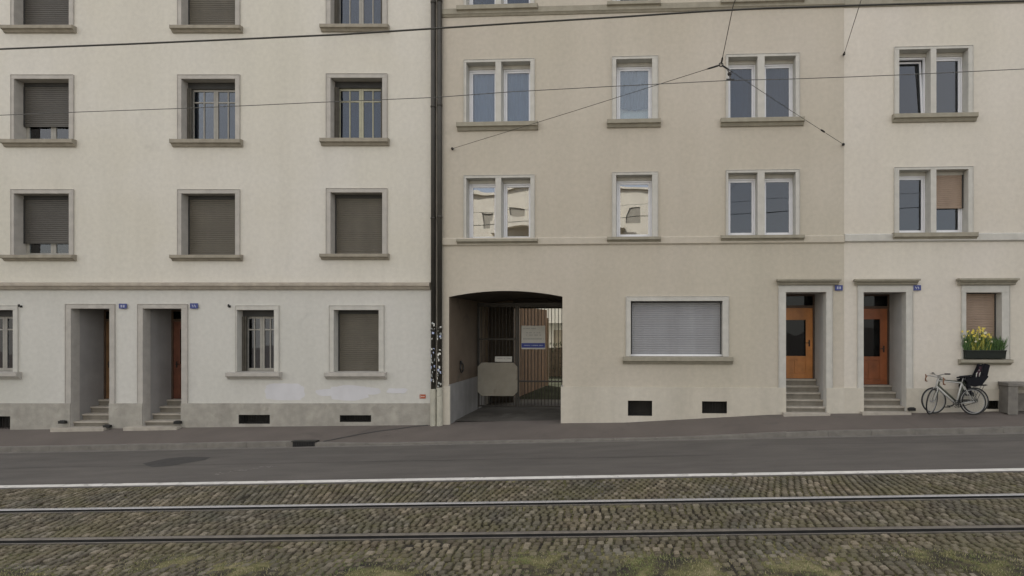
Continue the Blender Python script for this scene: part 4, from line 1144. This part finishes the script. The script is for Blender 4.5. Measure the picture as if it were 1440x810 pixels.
# ------------------------------------------------------------------ flower box and stone bench
u0, _ = C.uz(1354, 500, -.05); u1, _ = C.uz(1413.5, 500, -.05); zb3 = C.uz(1380, 504.5, -.05)[1]; zt3 = C.uz(1380, 493, -.05)[1]
fb = empty('flower_box', C.world((u0+u1)/2, -.0, zb3+.004), C.ang, label='black window box of yellow flowers and green leaves on the sill above the bicycles', cat='flower box')
hw = (u1-u0)/2*.95; hh = zt3-zb3
m = MB(); m.prism([(-.10,0),(.10,0),(.12,hh),(-.14,hh)], 'u', -hw, hw); m.box(-hw-.012, hw+.012, -.15, .13, hh-.02, hh+.01); m.build('planter', MAT['soil'], fb, bevel=.006)
rnd = random.Random(9); m = MB(); fy = MB(); fc = MB()
for i in range(520):
    x = rnd.uniform(-hw, hw); y = rnd.uniform(-.12, .10); q = (x/hw+1)/2
    hmax = .62-.22*abs(q-.35)**1*1.4 if q < .6 else .40
    H_ = rnd.uniform(.3, 1)*hmax; ln_ = Vector((rnd.uniform(-.12,.12), rnd.uniform(-.12,.05), H_))
    b0 = Vector((x, y, hh)); s_ = Vector((rnd.uniform(.006,.014), rnd.uniform(-.004,.004), 0)); mid = b0+ln_*.55+Vector((0,0,.02)); tip = b0+ln_
    m.mi = 1 if (.12 < q < .62 and rnd.random() < .55) else 0
    m.add([b0-s_*.5, b0+s_*.5, mid+s_, mid-s_, tip], [(0,1,2,3),(3,2,4)])
    if i % 5 == 0 and q < .95:
        yel = q < .62 and rnd.random() < .85 and H_ > hmax*.5
        if yel or rnd.random() < .18:
            T = fy if yel and rnd.random() < .8 else fc
            n = 5; rr = rnd.uniform(.022, .042); c = tip+Vector((0,-.01,0)); nn = Vector((rnd.uniform(-.5,.5), -1, rnd.uniform(-.2,.8))).normalized(); a_ = nn.cross(Vector((0,0,1))).normalized(); b_ = nn.cross(a_)
            for k in range(n):
                t = 2*math.pi*k/n; d_ = a_*math.cos(t)+b_*math.sin(t); e_ = a_*math.cos(t+1.57)+b_*math.sin(t+1.57)
                T.add([c, c+d_*rr*.6+e_*rr*.35, c+d_*rr+nn*.008, c+d_*rr*.6-e_*rr*.35], [(0,1,2,3)])
m.build('foliage', [MAT['leaf'], MAT['yleaf']], fb); fy.build('yellow_blossoms', MAT['yellow'], fb); fc.build('cream_blossoms', MAT['cream'], fb)

zbn = base_world(1432).z
ub0 = C.uz(1417.5, 540, -.42)[0]; 
be = empty('stone_bench', C.world(ub0+.65, -.24, zbn), C.ang, label='weathered concrete bench with an open front at the right edge of the pavement', cat='bench')
ztb = C.uz(1425, 538.5, -.42)[1]-zbn
m = MB(); m.box(-.65, .65, -.20, .22, ztb-.09, ztb); m.build('seat', MAT['concrete'], be, bevel=.012)
for s in (-1, 1):
    m = MB(); a = -.64 if s < 0 else .42; m.prism([(a,-.03),(a+.22,-.03),(a+.22,ztb-.092),(a+.02,ztb-.092)] if s < 0 else [(a,-.03),(a+.22,-.03),(a+.20,ztb-.092),(a,ztb-.092)], 'y', -.18, .20); m.build('leg', MAT['concrete'], be, bevel=.015)
m = MB(); m.box(-.42, .42, .12, .16, .0, ztb-.3); m.build('back_panel', MAT['concrete'], be)

# ------------------------------------------------------------------ across the street (seen in the window panes)
ob = empty('opposite_block', (-8, -21, 0), math.pi, label='pale apartment block across the street, mirrored in the window panes of the beige building', cat='building')
m = MB(); opn = []
for i in range(9):
    for j in range(5):
        u = -9.2+2.3*i; z = 1.4+2.75*j; opn.append((u-.6, u+.6, z, z+1.3))
HB_ = 15.6
wallgrid(m, -11, 11, -1, HB_, opn); m.quad((-11,0,-1),(-11,10,-1),(-11,10,HB_),(-11,0,HB_)); m.quad((11,0,-1),(11,10,-1),(11,10,HB_),(11,0,HB_)); m.quad((-11,10,-1),(11,10,-1),(11,10,HB_),(-11,10,HB_))
m.build('wall', MAT['blockwall'], ob)
m = MB(); m.box(-11.3, 11.3, -.3, 10.3, HB_+.002, HB_+.25); m.build('roof', MAT['blockwall'], ob)
for (a, c, z0, z1) in opn:
    m = MB(); m.box(a, c, .12, .16, z0, z1); o = m.build('window', MAT['blockwin'], ob)
for j in range(1, 5):
    for u in (-4.6, 4.6):
        m = MB(); z = .95+2.75*j; m.box(u-1.6, u+1.6, -1.1, 0, z-.15, z); m.box(u-1.6, u+1.6, -1.1, -1.02, z, z+.9); m.build('balcony', MAT['blockwall'], ob)

# ------------------------------------------------------------------ light
W = bpy.data.worlds.new('World'); sc.world = W; W.use_nodes = True; nt = W.node_tree
bg = nt.nodes['Background']
sky = N(nt, 'ShaderNodeTexSky'); sky.sky_type = 'NISHITA'; sky.sun_disc = False
SE, SA = R(42), R(-40)
sky.sun_elevation = SE; sky.sun_rotation = SA; sky.air_density = 1.0; sky.dust_density = 3.5; sky.ozone_density = 1.2; sky.altitude = 400
tc = N(nt, 'ShaderNodeTexCoord'); cl = N(nt, 'ShaderNodeTexNoise'); cl.inputs['Scale'].default_value = 2.2; cl.inputs['Detail'].default_value = 6
nt.links.new(tc.outputs['Generated'], cl.inputs['Vector'])
cr_ = ramp(nt, cl.outputs['Fac'], [(.3, g(.45)), (.7, g(.8))])
gray = mix(nt, cl.outputs['Fac'], (4.15,3.87,3.52,1), (6.0,5.58,5.02,1))
nt.links.new(mix(nt, cr_, sky.outputs[0], gray), bg.inputs['Color'])
bg.inputs['Strength'].default_value = .12
sl = bpy.data.lights.new('sun', 'SUN'); sl.energy = 3.2; sl.angle = R(.6); sl.color = (1, .955, .89)
so = bpy.data.objects.new('sun', sl); col.objects.link(so)
# direction to the sun matching the sky: rotation measured from +Y towards +X
ds = Vector((math.sin(SA)*math.cos(SE), math.cos(SA)*math.cos(SE), math.sin(SE)))
so.rotation_euler = ds.to_track_quat('Z', 'Y').to_euler()
sc.view_settings.view_transform = 'Standard'; sc.view_settings.look = 'None'; sc.view_settings.gamma = 1; sc.view_settings.use_curve_mapping = False
sc.view_settings.exposure = 1.42
